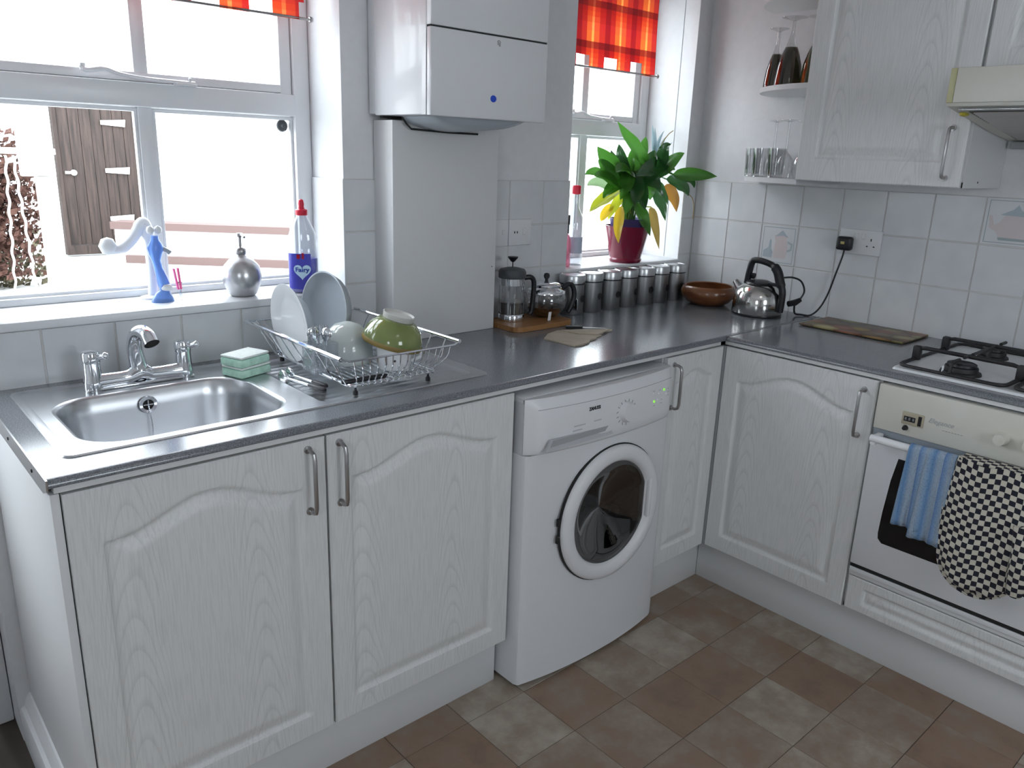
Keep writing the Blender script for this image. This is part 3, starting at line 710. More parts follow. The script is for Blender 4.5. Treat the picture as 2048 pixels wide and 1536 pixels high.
# ---------------------------------------------------------------- sink
t = thing('sink', 'stainless steel inset sink with bowl on the left and ridged drainer on the right', 'sink', (-2.0, -.28, .9))
LX = local(t)
bowl = rrect(-2.462, -2.040, -.488, -.160, .085, 10); drn = rrect(-1.985, -1.560, -.488, -.085, .02, 10)
outer = rrect(-2.505, -1.528, -.518, -.048, .018, 10); inner = rrect(-2.497, -1.536, -.510, -.056, .014, 10); inn2 = rrect(-2.487, -1.546, -.500, -.066, .010, 10)
mb = MB(); n = len(outer)
rings = [(outer, .9003), (rrect(-2.503, -1.530, -.516, -.050, .018, 10), .9035), (inner, .9042), (inn2, .9012)]
v = [(a, b, z) for L_, z in rings for a, b in L_]
mb.add(v, [(k*n+i, k*n+(i+1) % n, (k+1)*n+(i+1) % n, (k+1)*n+i) for k in range(3) for i in range(n)])
loops = [[Vector((a, b, 0)) for a, b in L_] for L_ in (inn2, bowl, drn)]; pts = [p for l in loops for p in l]
mb.add([(p.x, p.y, .9012) for p in pts], [tuple(q) for q in tessellate_polygon(loops)])
mb.build('deck', M['steel'], t, smooth=25).data.transform(LX)
# bowl
mb = MB(); rings = []
for ins, z, rr in ((0, .9012, .085), (.004, .8995, .083), (.008, .895, .082), (.012, .86, .08), (.018, .79, .078), (.026, .765, .075), (.042, .750, .07), (.07, .744, .05)):
    rings.append(([(a, b) for a, b in rrect(-2.462+ins, -2.040-ins, -.488+ins, -.160-ins, rr, 10)], z))
v = [(a, b, z) for L_, z in rings for a, b in L_]; nn = len(rings[0][0])
mb.add(v, [(k*nn+i, k*nn+(i+1) % nn, (k+1)*nn+(i+1) % nn, (k+1)*nn+i) for k in range(len(rings)-1) for i in range(nn)])
mb.add([(a, b, .744) for a, b in rings[-1][0]]+[(-2.25, -.31, .741)], [(i, (i+1) % nn, nn) for i in range(nn)])
bw = mb.build('bowl', M['steel'], t, smooth=50); bw.data.transform(LX)
# drainer heightfield
mb = MB(); nx, ny = 40, 110; v = []
for j in range(ny+1):
    for i in range(nx+1):
        x = -1.985+.425*i/nx; y = -.488+.403*j/ny
        e = min(x+1.985, -1.560-x, y+.488, -.085-y); k_ = min(1, max(0, e/.012))
        rid = .0016*(.5+.5*math.cos(2*PI*(y+.488)/.028)) if .02 < x+1.985 < .405 else 0
        v.append((x, y, .9012-.0042*k_*k_*(3-2*k_)+rid*k_-.002*(1-(x+1.985)/.425)*k_))
mb.add(v, [(j*(nx+1)+i, j*(nx+1)+i+1, (j+1)*(nx+1)+i+1, (j+1)*(nx+1)+i) for j in range(ny) for i in range(nx)])
mb.build('drainer', M['steel'], t, smooth=80).data.transform(LX)
# overflow and waste, chain
mxo = T(-2.258, -.1755, .866) @ RX(PI/2)
ov = MB().lathe([(.0115, .001), (.019, .001), (.0205, .003), (.019, .005), (.0125, .0055), (.0115, .004)], n=24, mx=mxo).build('overflow_ring', M['chrome'], t); ov.data.transform(LX)
o = MB().lathe([(0, .0015), (.012, .0015)], n=20, mx=mxo).build('overflow_hole', M['dark'], ov); o.data.transform(LX)
o = MB().tube([(-.0105, 0, .0045), (.0105, 0, .0045)], .0013, 6, mx=mxo).tube([(0, -.0105, .0045), (0, .0105, .0045)], .0013, 6, mx=mxo).build('overflow_cross', M['chrome'], ov); o.data.transform(LX)
mb = MB(); ch = spline([(-2.258, -.182, .862), (-2.256, -.190, .82), (-2.257, -.198, .775), (-2.252, -.24, .752), (-2.243, -.275, .748)], 10)
for k, p in enumerate(ch): mb.lathe([(0, -.0022), (.0017, -.0012), (.0017, .0012), (0, .0022)], tuple(p), 6)
mb.tube(ch, .0008, 5); mb.build('plug_chain', M['chrome'], t).data.transform(LX)
mb = MB().lathe([(0, .0), (.012, 0), (.03, .003), (.034, .001)], (-2.25, -.31, .7435), 24).lathe([(0, .008), (.02, .008), (.023, .002)], (-2.25, -.31, .7435), 20)
mb.build('waste_plug', M['chrome'], t).data.transform(LX)

# ---------------------------------------------------------------- mixer tap
t = thing('mixer_tap', 'chrome bridge mixer tap with two lever handles behind the sink bowl', 'tap', (-2.25, -.115, .902))
mb = MB()
v = []; prof = []
P = []; R_ = []
for k in range(25):   # bridge body: saddle tube between two pillars
    u = -1+2*k/24; x = .1*u; zc = .0175+.012*math.exp(-(u/.16)**2)
    P.append((x, 0, zc)); R_.append(.0165+.004*math.exp(-(u/.14)**2)+.003*abs(u)**4)
mb.tube(P, R_, 16); mb.box(-.118, .118, -.020, .020, -.001, .006, r=.004)
for s in (-1, 1):
    mb.lathe([(.0205, -.002), (.0215, .004), (.0205, .02), (.0185, .03), (.0180, .062), (.0, .062)], (s*.1, 0, 0), 24)
body = mb.build('body', M['chrome'], t, smooth=50)
for s in (-1, 1):
    mb = MB().lathe([(.0, .062), (.0185, .062), (.0192, .066), (.0192, .083), (.0175, .0865), (.0, .0875)], (s*.1, 0, 0), 24)
    mb.tube([(s*.1+.010, -.012, .075), (s*.1+.017, -.020, .077), (s*.1+.021, -.025, .079)], [.0058, .0062, .0066], 10)
    mb.lathe([(0, -.0085), (.0062, -.0055), (.0085, 0), (.0062, .0055), (0, .0085)], (s*.1+.023, -.027, .080), 12)
    mb.build('lever_handle', M['chrome'], t, smooth=50)
sp = spline([(0, 0, .025), (-.004, .001, .055), (-.009, -.006, .090), (-.008, -.024, .118), (-.002, -.048, .129), (.003, -.070, .124), (.006, -.086, .108)], 6)
rr = [.0205-.0045*min(1, i/14) for i in range(len(sp))]; rr = [r if i < len(sp)-8 else .0160+.0008*(i-len(sp)+8)/7 for i, r in enumerate(rr)]
spo = MB().tube(sp, rr, 18, cap=False).build('spout', M['chrome'], t, smooth=60)
e = Vector(sp[-1]); dr = (e-Vector(sp[-3])).normalized()
MB().tube([e-dr*.002, e-dr*.001], [.0162, .0162], 18).build('outlet', M['dark'], spo)

# ---------------------------------------------------------------- sponges
def sponge(lab, z, rz, dx, dy):
    t = thing('sponge', lab, 'sponge', (-2.022+dx, -.178+dy, z), rz, 'pale green sponge scourers by the sink')
    MB().box(-.047, .047, -.036, .036, 0, .021, r=.006, seg=2).build('foam', M['sponge_g'], t)
    MB().box(-.046, .046, -.035, .035, .021, .027, r=.003).build('scouring_pad', M['sponge_w'], t)
sponge('pale green sponge lying on the drainer underneath the other sponge', .9015, .32, .0, .002)
sponge('pale green sponge stacked on top with its white side up', .9290, .38, -.003, -.001)

# ---------------------------------------------------------------- washing machine
t = thing('washing_machine', 'white front loading washing machine under the worktop', 'washing machine', (-1.198, -.34, 0))
LX = local(t)
WX0, WX1 = -1.497, -.902
def bow(x, base=-.628, amp=.030):
    u = (x-(WX0+WX1)/2)/((WX1-WX0)/2); return base-amp*(1-min(1, abs(u))**2.2)
mb = MB(); nx = 30
def frontsheet(z0, z1, nz, base, amp, off=0, x0=WX0, x1=WX1):
    v = []; 
    for j in range(nz+1):
        for i in range(nx+1):
            x = x0+(x1-x0)*i/nx; v.append((x, bow(x, base, amp)-off, z0+(z1-z0)*j/nz))
    return v, [(j*(nx+1)+i, j*(nx+1)+i+1, (j+1)*(nx+1)+i+1, (j+1)*(nx+1)+i) for j in range(nz) for i in range(nx)]
plan = [(WX0, -.09), (WX0, -.628+.012), (WX0+.004, -.628+.003)]+[(WX0+(WX1-WX0)*i/24, bow(WX0+(WX1-WX0)*i/24)) for i in range(1, 24)]+[(WX1-.004, -.628+.003), (WX1, -.628+.012), (WX1, -.09)]
npl = len(plan); vv = [(x, y, z) for z in (.015, .700) for x, y in plan]; tri_ = tessellate_polygon([[Vector((x, y, 0)) for x, y in plan]])
ff = [tuple(q) for q in tri_]+[tuple(i+npl for i in q) for q in tri_]
ff += [(i, (i+1) % npl, npl+(i+1) % npl, npl+i) for i in range(npl) if not 2 <= i < npl-3]
mb.add(vv, ff)
dcx, dcz = -1.185, .470; vv = []; KA = 96; KR = 14; xa_, xb_ = WX0+.004, WX1-.004
def yfront(x): return -.628+.003 if min(x-xa_, xb_-x) < 1e-4 else bow(x)
for k in range(KA):
    a = 2*PI*k/KA; ca, sa = math.cos(a), math.sin(a)
    tx = ((xb_-dcx)/ca if ca > 1e-9 else ((xa_-dcx)/ca if ca < -1e-9 else 1e9)); tz = ((.700-dcz)/sa if sa > 1e-9 else ((.015-dcz)/sa if sa < -1e-9 else 1e9)); R1 = min(tx, tz)
    for j in range(KR+1):
        r = .165+(R1-.165)*j/KR; x = dcx+r*ca; vv.append((x, yfront(x), dcz+r*sa))
mb.add(vv, [(k*(KR+1)+j, ((k+1) % KA)*(KR+1)+j, ((k+1) % KA)*(KR+1)+j+1, k*(KR+1)+j+1) for k in range(KA) for j in range(KR)])
for cx_, cz_ in ((xa_, .70), (xb_, .70), (xa_, .015), (xb_, .015)):   # fill the four corners of the radial grid
    ang = math.atan2(cz_-dcz, cx_-dcx) % (2*PI); k = int(ang/(2*PI/KA)); p_ = vv[k*(KR+1)+KR]; q_ = vv[((k+1) % KA)*(KR+1)+KR]; mb.add([p_, (cx_, -.625, cz_), q_], [(0, 1, 2)])
bd = mb.build('body', M['white_metal'], t, smooth=30)
MB().box(WX0+.001, WX1-.001, -.616, -.09, .7005, .838).build('upper_body', M['white_metal'], t, smooth=0).data.transform(LX)
MB().box(WX0, WX1, -.612, -.09, .836, .852, r=.006).build('top_panel', M['white_metal'], t).data.transform(LX)
for sx in (-1.45, -.95):
    for sy in (-.56, -.15): MB().lathe([(0, 0), (.02, 0), (.02, .016), (0, .016)], (sx, sy, 0), 12).build('foot', M['black'], t).data.transform(LX)
# control fascia: profiled strip, side wings chamfered
prof = [(0, .700), (.018, .703), (.026, .712), (.026, .735), (.020, .818), (.012, .840), (.004, .850), (-.02, .850)]
v = []; nn = len(prof)
for i in range(nx+1):
    x = WX0+(WX1-WX0)*i/nx; e = min(x-WX0, WX1-x); k_ = min(1, e/.030)
    for off, z in prof: v.append((x, bow(x, -.618, .028)-off*k_ if off > 0 else bow(x, -.618, .028)-off, z))
mb = MB().add(v, [(i*nn+j, i*nn+j+1, (i+1)*nn+j+1, (i+1)*nn+j) for i in range(nx) for j in range(nn-1)])
fa = mb.build('control_panel', M['white_plastic'], t, smooth=45); fa.data.transform(LX)
def onfas(x, z, d=0):   # point on fascia front
    off = np.interp(z, [p[1] for p in prof], [p[0] for p in prof]); return (x, bow(x, -.618, .028)-off-d, z)
def facetilt(x, z, d=0): return T(*onfas(x, z, d)) @ RZ(-.02 if x < -1.2 else .05*(x+1.2)/.3) @ RX(PI/2-.07)
# detergent drawer with dark grip recess
mb = MB().prism([(-.135, -.012), (-.115, .016), (.10, .016), (.118, -.012)], -.004, .0022, mx=facetilt(-1.330, .729)); mb.build('drawer_grip', M['print_lgrey'], fa, smooth=0).data.transform(LX)
mb = MB().prism([(-.118, -.004), (-.108, .013), (.098, .013), (.085, .000)], -.004, .0028, mx=facetilt(-1.330, .731)); mb.build('grip_recess', M['print_grey'], fa, smooth=0).data.transform(LX)
mb = MB().tube([onfas(x, .8235, -.0002) for x in np.linspace(-1.47, -.93, 24)], .0008, 5); mb.build('drawer_seam', M['print_grey'], fa).data.transform(LX)
o = text('ZANUSSI', .0125, .0004, 'brand_lettering', M['print_black'], fa, LX @ facetilt(-1.285, .802, .0004), ext=.0006, sx=.85)
mb = MB()
for k, (x, z, w_) in enumerate([(-1.335, .765, .05), (-1.275, .767, .028), (-1.345, .753, .04)]): mb.box(-w_/2, w_/2, -.0016, .0016, 0, .0006, mx=facetilt(x, z, .0003))
mb.build('small_print', M['print_lgrey'], fa, smooth=0).data.transform(LX)
dl = MB().lathe([(.030, 0), (.0275, .006), (.026, .014), (.0245, .017), (0, .018)], n=28, mx=facetilt(-1.158, .768)).build('dial', M['white_plastic'], fa); dl.data.transform(LX)
mb = MB()
for k in range(14):
    a = PI*.15+k*2*PI/15; 
    if 10 < k < 12: continue
    mb.box(-.004, .004, -.0013, .0013, 0, .0006, mx=facetilt(-1.158+.039*math.cos(a), .768+.033*math.sin(a), .0003) @ RZ(a if k % 3 else a+.5))
o = mb.build('dial_marks', M['print_grey'], fa, smooth=0); o.data.transform(LX); o['kind'] = 'stuff'
for x, z in ((-.975, .797), (-1.028, .772)):
    MB().lathe([(0, .003), (.0028, .0025), (.0042, 0)], n=14, mx=facetilt(x, z)).build('indicator_light', M['led'], fa).data.transform(LX)
for x, z in ((-1.03, .795), (-1.005, .79), (-1.008, .773), (-.985, .772), (-.96, .78)):
    MB().lathe([(0, .003), (.0035, .0025), (.005, 0)], n=14, mx=facetilt(x, z)).build('button', M['white_plastic'], fa).data.transform(LX)
mb = MB()
for x, z, w_ in ((-1.03, .803, .012), (-1.0, .80, .010), (-.952, .796, .010), (-.95, .786, .012), (-.952, .776, .008), (-1.028, .760, .01), (-.99, .760, .01)): mb.box(-w_/2, w_/2, -.0010, .0010, 0, .0006, mx=facetilt(x, z, .0003))
mb.build('button_marks', M['print_lgrey'], fa, smooth=0).data.transform(LX)
# porthole
DC = (-1.185, .470); yd = bow(-1.185)
mxd = T(DC[0], yd+.006, DC[1]) @ RX(PI/2)
bd.data.transform(LX)
def cut(prof_, rmax=None, flatx=None, n=64):
    v = []; 
    for r, z in prof_:
        for k in range(n):
            a = 2*PI*k/n; x = r*math.cos(a); y = r*math.sin(a)
            if flatx and x > flatx(r): x = flatx(r)
            v.append((x, y, z))
    return v, [(i*n+k, i*n+(k+1) % n, (i+1)*n+(k+1) % n, (i+1)*n+k) for i in range(len(prof_)-1) for k in range(n)]
o = MB().lathe([(.203, 0), (.206, .002), (.206, .009), (.203, .010)], n=64, mx=mxd).build('door_gap', M['dark'], t); o.data.transform(LX)
v, f = cut([(.203, .004), (.2025, .014), (.199, .022), (.188, .027), (.172, .028), (.162, .024), (.155, .014), (.153, -.004)], flatx=lambda r: 9 if r > .175 else r*.93)
dr = MB().add(v, f, mx=mxd).build('door', M['white_plastic'], t, smooth=60); dr.data.transform(LX)
v, f = cut([(.156, .012), (.145, .010), (.118, .000), (.075, -.02), (0, -.035)], flatx=lambda r: r*.93 if r > .1 else 9)
o = MB().add(v, f, mx=mxd).build('glass', M['glass_drum'], dr, smooth=60); o.data.transform(LX)
o = MB().lathe([(.162, .0), (.163, -.02), (.155, -.05), (.160, -.06), (.155, -.25), (0, -.27)], n=48, mx=mxd).build('drum', M['drum'], dr, smooth=60); o.data.transform(LX)
o = MB().lathe([(.160, .004), (.150, .0), (.145, -.012), (.150, -.03)], n=48, mx=mxd).build('seal', M['rubber'], dr, smooth=60); o.data.transform(LX)
o = MB().box(.146, .162, -.055, .070, .012, .030, r=.006, mx=mxd).build('grip', M['white_plastic'], dr); o.data.transform(LX)
o = MB().box(-.212, -.204, -.035, -.012, .001, .012, r=.002, mx=mxd).box(-.212, -.204, .015, .038, .001, .012, r=.002, mx=mxd).build('hinge', M['dark'], dr); o.data.transform(LX)
# drum paddles / cloth glimpse
o = MB().box(-.02, .02, .09, .145, -.22, -.06, r=.01, mx=mxd).box(-.02, .02, .09, .145, -.22, -.06, r=.01, mx=mxd @ RZ(2.1)).box(-.02, .02, .09, .145, -.22, -.06, r=.01, mx=mxd @ RZ(4.2)).build('paddle', M['drum'], dr); o.data.transform(LX)
struct(MB().box(-1.51, -.90, -.05, -.04, 0, .87).build('gap_shade_sheet', M['dark'], smooth=0), 'dark sheet standing in for the shade behind the washing machine')  # dark sheet added to give the gap its shade

# ---------------------------------------------------------------- oven in its housing
t = thing('built_in_oven', 'white built-in oven with a glass door and white rail handle', 'oven', (-.30, -1.41, .28))
LX = local(t); Y0, Y1 = -1.112, -1.708
def ov_(nm, mb, m, par=None, smooth=35, lab=None):
    o = mb.build(nm, m, par or t, smooth=smooth); o.data.transform(LX)
    if lab: o['label'] = lab
    return o
ov_('body', MB().box(-.585, -.06, Y1+.01, Y0-.01, .285, .866), M['white_metal'])
fp = ov_('control_panel', MB().box(-.612, -.584, Y1, Y0, .737, .866, r=.004), M['cream'])
ov_('upper_trim', MB().box(-.602, -.584, Y1, Y0, .7155, .735, r=.002), mat('blue_grey_trim', (.27, .30, .34), .35))
dr = ov_('door', MB().box(-.612, -.584, Y1, Y0, .312, .714, r=.005), M['white_metal'])
win = [(-(-1.198)+0, 0)]
wp = []
for u, v_ in [(0.085, .668), (.075, .60), (.068, .50), (.066, .435), (.068, .418), (.080, .407), (.516, .407), (.528, .418), (.530, .435), (.528, .50), (.521, .60), (.511, .668)]: wp.append((Y0-u, v_))
MF = Matrix(((0, 0, -1, -.6125), (1, 0, 0, 0), (0, 1, 0, 0), (0, 0, 0, 1)))
ov_('door_window', MB().prism(wp, 0, .0012, mx=MF), mat('black_oven_glass', (.006, .006, .007), .06, spec=.6), dr, smooth=0)
mb = MB().tube([(-.655, Y0-.018, .720), (-.655, Y1+.010, .720)], .0105, 14).box(-.660, -.610, Y0-.034, Y0-.018, .702, .728, r=.003).box(-.660, -.610, Y1+.010, Y1+.026, .702, .728, r=.003)
ov_('rail_handle', mb, M['upvc'], dr)
ov_('lower_trim', MB().box(-.606, -.584, Y1, Y0, .284, .298, r=.002), M['white_metal'])
ov_('vent_slot', MB().box(-.602, -.59, Y1, Y0, .298, .312), M['dark'])
cl = ov_('clock', MB().box(-.6150, -.611, -1.243, -1.186, .7700, .8060, r=.0018), M['print_tan'], fp)
ov_('display', MB().box(-.6158, -.6145, -1.222, -1.192, .7800, .7940), M['black'], cl, smooth=0)
ov_('display', MB().box(-.6158, -.6145, -1.238, -1.229, .7740, .8010), M['black'], cl, smooth=0)
for k in range(3): text('8', .011, .0002, 'clock_digit', M['print_grey'], cl, LX @ T(-.6162, -1.197-.010*k, .787) @ FRONT_X)
ov_('knob', MB().lathe([(0, .012), (.005, .011), (.007, .004), (.008, 0)], n=14, mx=T(-.612, -1.199, .760) @ RY(-PI/2)), M['black'], fp)
text('Elegance', .0185, .0002, 'lettering', M['print_grey'], fp, LX @ T(-.6126, -1.285, .797) @ FRONT_X, shear=.35)
mb = MB()
for k in range(7): mb.box(-.6126, -.612, -1.292-.0075*k, -1.297-.0075*k, .7778, .7795)
ov_('small_print', mb, M['print_grey'], fp, smooth=0)
# more knobs out of frame to the right
for k in range(4): ov_('knob', MB().lathe([(0, .022), (.014, .021), (.017, .004), (.019, 0)], n=20, mx=T(-.612, -1.43-.065*k, .797) @ RY(-PI/2)), M['cream'], fp)
t = thing('oven_housing', 'white woodgrain drawer front and housing beneath the oven', 'cabinet')
ol = [(.05, .028), (.55, .028), (.55, .078), (.05, .078)]
v, f = relief_door(.594, .108, .018, ol, .004)
MB().add(v, f, mx=T(-.582, -1.112, .158) @ RZ(-PI/2)).build('drawer', M['door_y'], t, smooth=40)
MB().box(-.600, -.584, -1.708, -1.112, .270, .283, r=.001).build('shelf_edge', M['carcass'], t)
MB().box(-.58, -.02, -1.722, -1.708, .15, .868).box(-.58, -.02, -1.708, -1.108, .262, .28).build('carcass', M['carcass'], t, smooth=0)

# tea towel over rail
def drape(name, label, cat, y0, y1, zbot_f, zbot_b, m, ny=24, thick=.003, fold=None):
    t = thing(name, label, cat, (-.655, (y0+y1)/2, .722))
    LX = local(t); path = []
    rr_ = .0135
    for k in range(14): path.append((-rr_-.001, -k*((.722-zbot_f)/13)))
    path = path[::-1]
    for k in range(1, 8): a = PI-PI*k/8; path.append((rr_*math.cos(a), rr_*math.sin(a)))
    for k in range(8): path.append((rr_, -k*((.722-zbot_b)/7)))
    v = []
    for i in range(ny+1):
        u = i/ny; y = y0+(y1-y0)*u
        for j, (dx, dz) in enumerate(path):
            a = max(0, -dz)/.25
            w_ = .006*math.sin(u*9+.6)*a+.003*math.sin(u*23)*a if dx < 0 else 0
            if fold and dx < 0 and dz < 0:
                dz2 = dz*(1-.10*(1 if u < fold else 0)); 
            else: dz2 = dz
            v.append((-.655+dx-w_-(.004*a if dx < 0 else 0), y+(.010*a*(1-2*u)), .722+dz2))
    n = len(path)
    f = [(i*n+j, (i+1)*n+j, (i+1)*n+j+1, i*n+j+1) for i in range(ny) for j in range(n-1)]
    o = MB().add(v, f).build('cloth', m, t, smooth=80, recalc=False); o.data.transform(LX)
    md = o.modifiers.new('thick', 'SOLIDIFY'); md.thickness = thick; md.offset = 0
    return t, o
tt, to = drape('tea_towel', 'blue striped tea towel folded over the oven rail', 'towel', -1.238, -1.296, .505, .62, M['towel'])
to.name = 'folded_half'
LX = local(tt)
_, o2 = drape('tmp', 'x', 'x', -1.286, -1.356, .484, .60, M['towel'], thick=.005)
o2.name = 'cloth'; par = o2.parent; o2.data.transform(Matrix.Translation([a-b for a, b in zip(par.location, tt.location)])); o2.parent = tt; bpy.data.objects.remove(par)
# oven mitt / double gauntlet: quilted pad with thickness, check uv
t = thing('oven_mitt', 'black and cream checked oven gauntlet hanging over the oven rail', 'oven mitt', (-.665, -1.42, .715))
LX = local(t)
def padmesh(yc, w, ztop, zbot, xf, th, bulge=.018):
    L = ztop-zbot; nu, nv = 22, 44; v = []; uvs = []; f = []
    for side in (0, 1):
        for j in range(nv+1):
            s = j/nv; z = ztop-L*s
            # half width: straight then semicircular end
            rem = zbot+w/2*1.0
            hw = w/2*(1+.10*math.sin(PI*min(1, s*1.1))) if z > rem else w/2*math.sqrt(max(0, 1-((rem-z)/(w/2))**2))*1.0
            hw = max(hw, .002)
            for i in range(nu+1):
                u = -1+2*i/nu; e = math.sqrt(max(0, 1-abs(u)**3.5))*min(1, (1-s)*14+.15)
                crease = .004*math.exp(-((s-.55+.05*u)/.03)**2)+.003*math.sin(u*7+s*11)
                x = xf-(th*e*(.7+.5*s)-crease*e) if side == 0 else xf+th*.55*e
                v.append((x, yc-u*hw, z+.004*math.sin(u*5))); uvs.append((u*hw*1.02+.3, L*s))
    n1 = (nu+1)*(nv+1)
    for side in (0, 1):
        o = side*n1
        for j in range(nv):
            for i in range(nu):
                q = (o+j*(nu+1)+i, o+j*(nu+1)+i+1, o+(j+1)*(nu+1)+i+1, o+(j+1)*(nu+1)+i); f.append(q if side else q[::-1])
    return v, f, uvs
v, f, uvs = padmesh(-1.452, .180, .742, .392, -.676, .020)
o = MB().add(v, f).build('quilted_pad', M['check'], t, smooth=70, recalc=False)
uvl = o.data.uv_layers.new(name='check')
for l in o.data.loops: uvl.data[l.index].uv = uvs[l.vertex_index]
o.data.transform(LX)
# dark binding around the rounded end
pts = []
for k in range(40):
    a = PI*k/39; 
    pts.append((-.676, -1.452+.091*math.cos(a), .483-.093*math.sin(a)))
pts = [(-.676, -1.452+.098, .60), (-.676, -1.452+.096, .53)]+pts+[(-.676, -1.452-.096, .53), (-.676, -1.452-.098, .60)]
o = MB().tube(pts, .0065, 8).build('binding', M['check'], t); 
uvl = o.data.uv_layers.new(name='check')
for l in o.data.loops: c_ = o.data.vertices[l.vertex_index].co; uvl.data[l.index].uv = (c_.y, c_.z)
o.data.transform(LX)
v, f, uvs = padmesh(-1.452, .172, .738, .60, -.634, .005)
o = MB().add(v, f).build('strap', M['check'], t, smooth=70, recalc=False)
uvl = o.data.uv_layers.new(name='check')
for l in o.data.loops: uvl.data[l.index].uv = uvs[l.vertex_index]
o.data.transform(LX)
mb = MB(); mb.box(-.684, -.628, -1.541, -1.364, .736, .744, r=.004)
o = mb.build('top_fold', M['check'], t); uvl = o.data.uv_layers.new(name='check')
for l in o.data.loops: c_ = o.data.vertices[l.vertex_index].co; uvl.data[l.index].uv = (c_.y, c_.x)
o.data.transform(LX)
# thumb on the right, hangs lower layer
o = MB().tube([(-.690, -1.535, .62), (-.694, -1.551, .56), (-.694, -1.556, .50), (-.690, -1.548, .44)], [.020, .028, .030, .018], 14).build('thumb', M['check'], t, smooth=70)
uvl = o.data.uv_layers.new(name='check')
for l in o.data.loops: c_ = o.data.vertices[l.vertex_index].co; uvl.data[l.index].uv = (c_.y, c_.z)
o.data.transform(LX)

# ---------------------------------------------------------------- hob
t = thing('gas_hob', 'white gas hob with black pan supports set in the side worktop', 'hob', (-.305, -1.40, .9))
LX = local(t); HX0, HX1, HY0, HY1 = -.562, -.055, -1.69, -1.112
P0 = rrect(HX0, HX1, HY0, HY1, .016, 5); P1 = rrect(HX0+.004, HX1-.004, HY0+.004, HY1-.004, .014, 5); P2 = rrect(HX0+.022, HX1-.022, HY0+.022, HY1-.022, .03, 5); P3 = rrect(HX0+.034, HX1-.034, HY0+.034, HY1-.034, .03, 5)
mb = MB(); n = len(P0); rg = [(P0, .9005), (P1, .9065), (P2, .9075), (P3, .9035)]
mb.add([(a, b, z) for L_, z in rg for a, b in L_], [(k*n+i, k*n+(i+1) % n, (k+1)*n+(i+1) % n, (k+1)*n+i) for k in range(3) for i in range(n)]+[tuple(3*n+i for i in range(n))])
ov_('hob_plate', mb, M['white_metal'])
for bx, by, r in ((-.455, -1.258, .042), (-.165, -1.245, .034), (-.455, -1.54, .03), (-.165, -1.54, .042)):
    b = ov_('burner', MB().lathe([(r*1.25, 0), (r*1.2, .006), (r*1.02, .008), (r, .018), (r*.98, .020), (0, .020)], (bx, by, .9035), 28), M['iron'])
    ov_('burner_cap', MB().lathe([(r*.86, .020), (r*.9, .022), (r*.88, .028), (r*.7, .031), (0, .032)], (bx, by, .9035), 24), M['black'], b)
    ov_('igniter', MB().lathe([(0, .020), (.003, .019), (.003, 0)], (bx-.035, by+.035, .9035), 8), M['ceramic'], b)
def support(yc):
    mb = MB(); y0, y1 = yc+.135, yc-.135; x0, x1 = -.535, -.078; z = .944; r = .0048
    # low base ring
    ring = [(a, b, .9105) for a, b in rrect(x0, x1, y1, y0, .03, 4)]; mb.tube(ring, .0055, 8, closed=True)
    # raised bars front to back and across, ending in feet
    for x in (-.410, -.195):
        mb.tube([(x, y0+.002, .912), (x, y0-.002, z-.004), (x, y0-.022, z), (x, y1+.022, z), (x, y1+.002, z-.004), (x, y1-.002, .912)], .0062, 8)
    for x in (-.455, -.165):
        mb.tube([(x-.075, yc, .912), (x-.070, yc, z-.003), (x-.060, yc, z), (x-.018, yc, z)], r, 8); mb.tube([(x+.018, yc, z), (x+.060, yc, z)], r, 8)
    mb.tube([(-.245, yc, z), (-.375, yc, z)], r, 8)
    for x in (-.410, -.195):
        for y in (y0, y1): mb.box(x-.011, x+.011, y-.011, y+.011, .905, z+.004, r=.005)
    ov_('pan_support', mb, M['iron'])
support(-1.255); support(-1.545)

# ---------------------------------------------------------------- glass worktop saver with fruit print
t = thing('worktop_saver', 'glass worktop saver with a dark fruit print lying left of the hob', 'chopping board', (-.117, -.822, .9))
o = MB().box(-.104, .104, -.178, .178, .0035, .0085, r=.0015).build('glass_plate', M['fruit'], t)
MB().box(-.104, .104, -.178, .178, .0030, .0036).build('backing', mat('yellow_brown_edge', (.16, .12, .05), .5), t)
for sx in (-1, 1):
    for sy in (-1, 1): MB().lathe([(0, 0), (.006, 0), (.006, .0032), (0, .0032)], (sx*.09, sy*.165, 0), 10).build('foot', M['rubber'], t)

# ---------------------------------------------------------------- socket, switch plates
def socket(name, label, ya, yb, z0, z1):
    t = thing(name, label, 'socket', (0, (ya+yb)/2, (z0+z1)/2)); LX = local(t)
    def a(nm, mb, m, p=None): o = mb.build(nm, m, p or t); o.data.transform(LX); return o
    a('faceplate', MB().box(-.0135, -.004, ya, yb, z0, z1, r=.003), M['white_plastic'])
    zc = (z0+z1)/2; yc = (ya+yb)/2
    for s in (-1, 1):
        a('switch', MB().box(-.0165, -.012, yc+s*.012-.006, yc+s*.012+.006, zc+.010, zc+.030, r=.0015, mx=None), M['white_plastic'])
        k = yc+s*.040
        a('pin_hole', MB().box(-.0138, -.0130, k-.002, k+.002, zc+.006, zc+.015).box(-.0138, -.0130, k-.015, k-.009, zc-.014, zc-.010).box(-.0138, -.0130, k+.009, k+.015, zc-.014, zc-.010), M['dark'])
    return t
socket('double_socket', 'white double wall socket with a black plug in its left half', -.793, -.643, 1.144, 1.230)
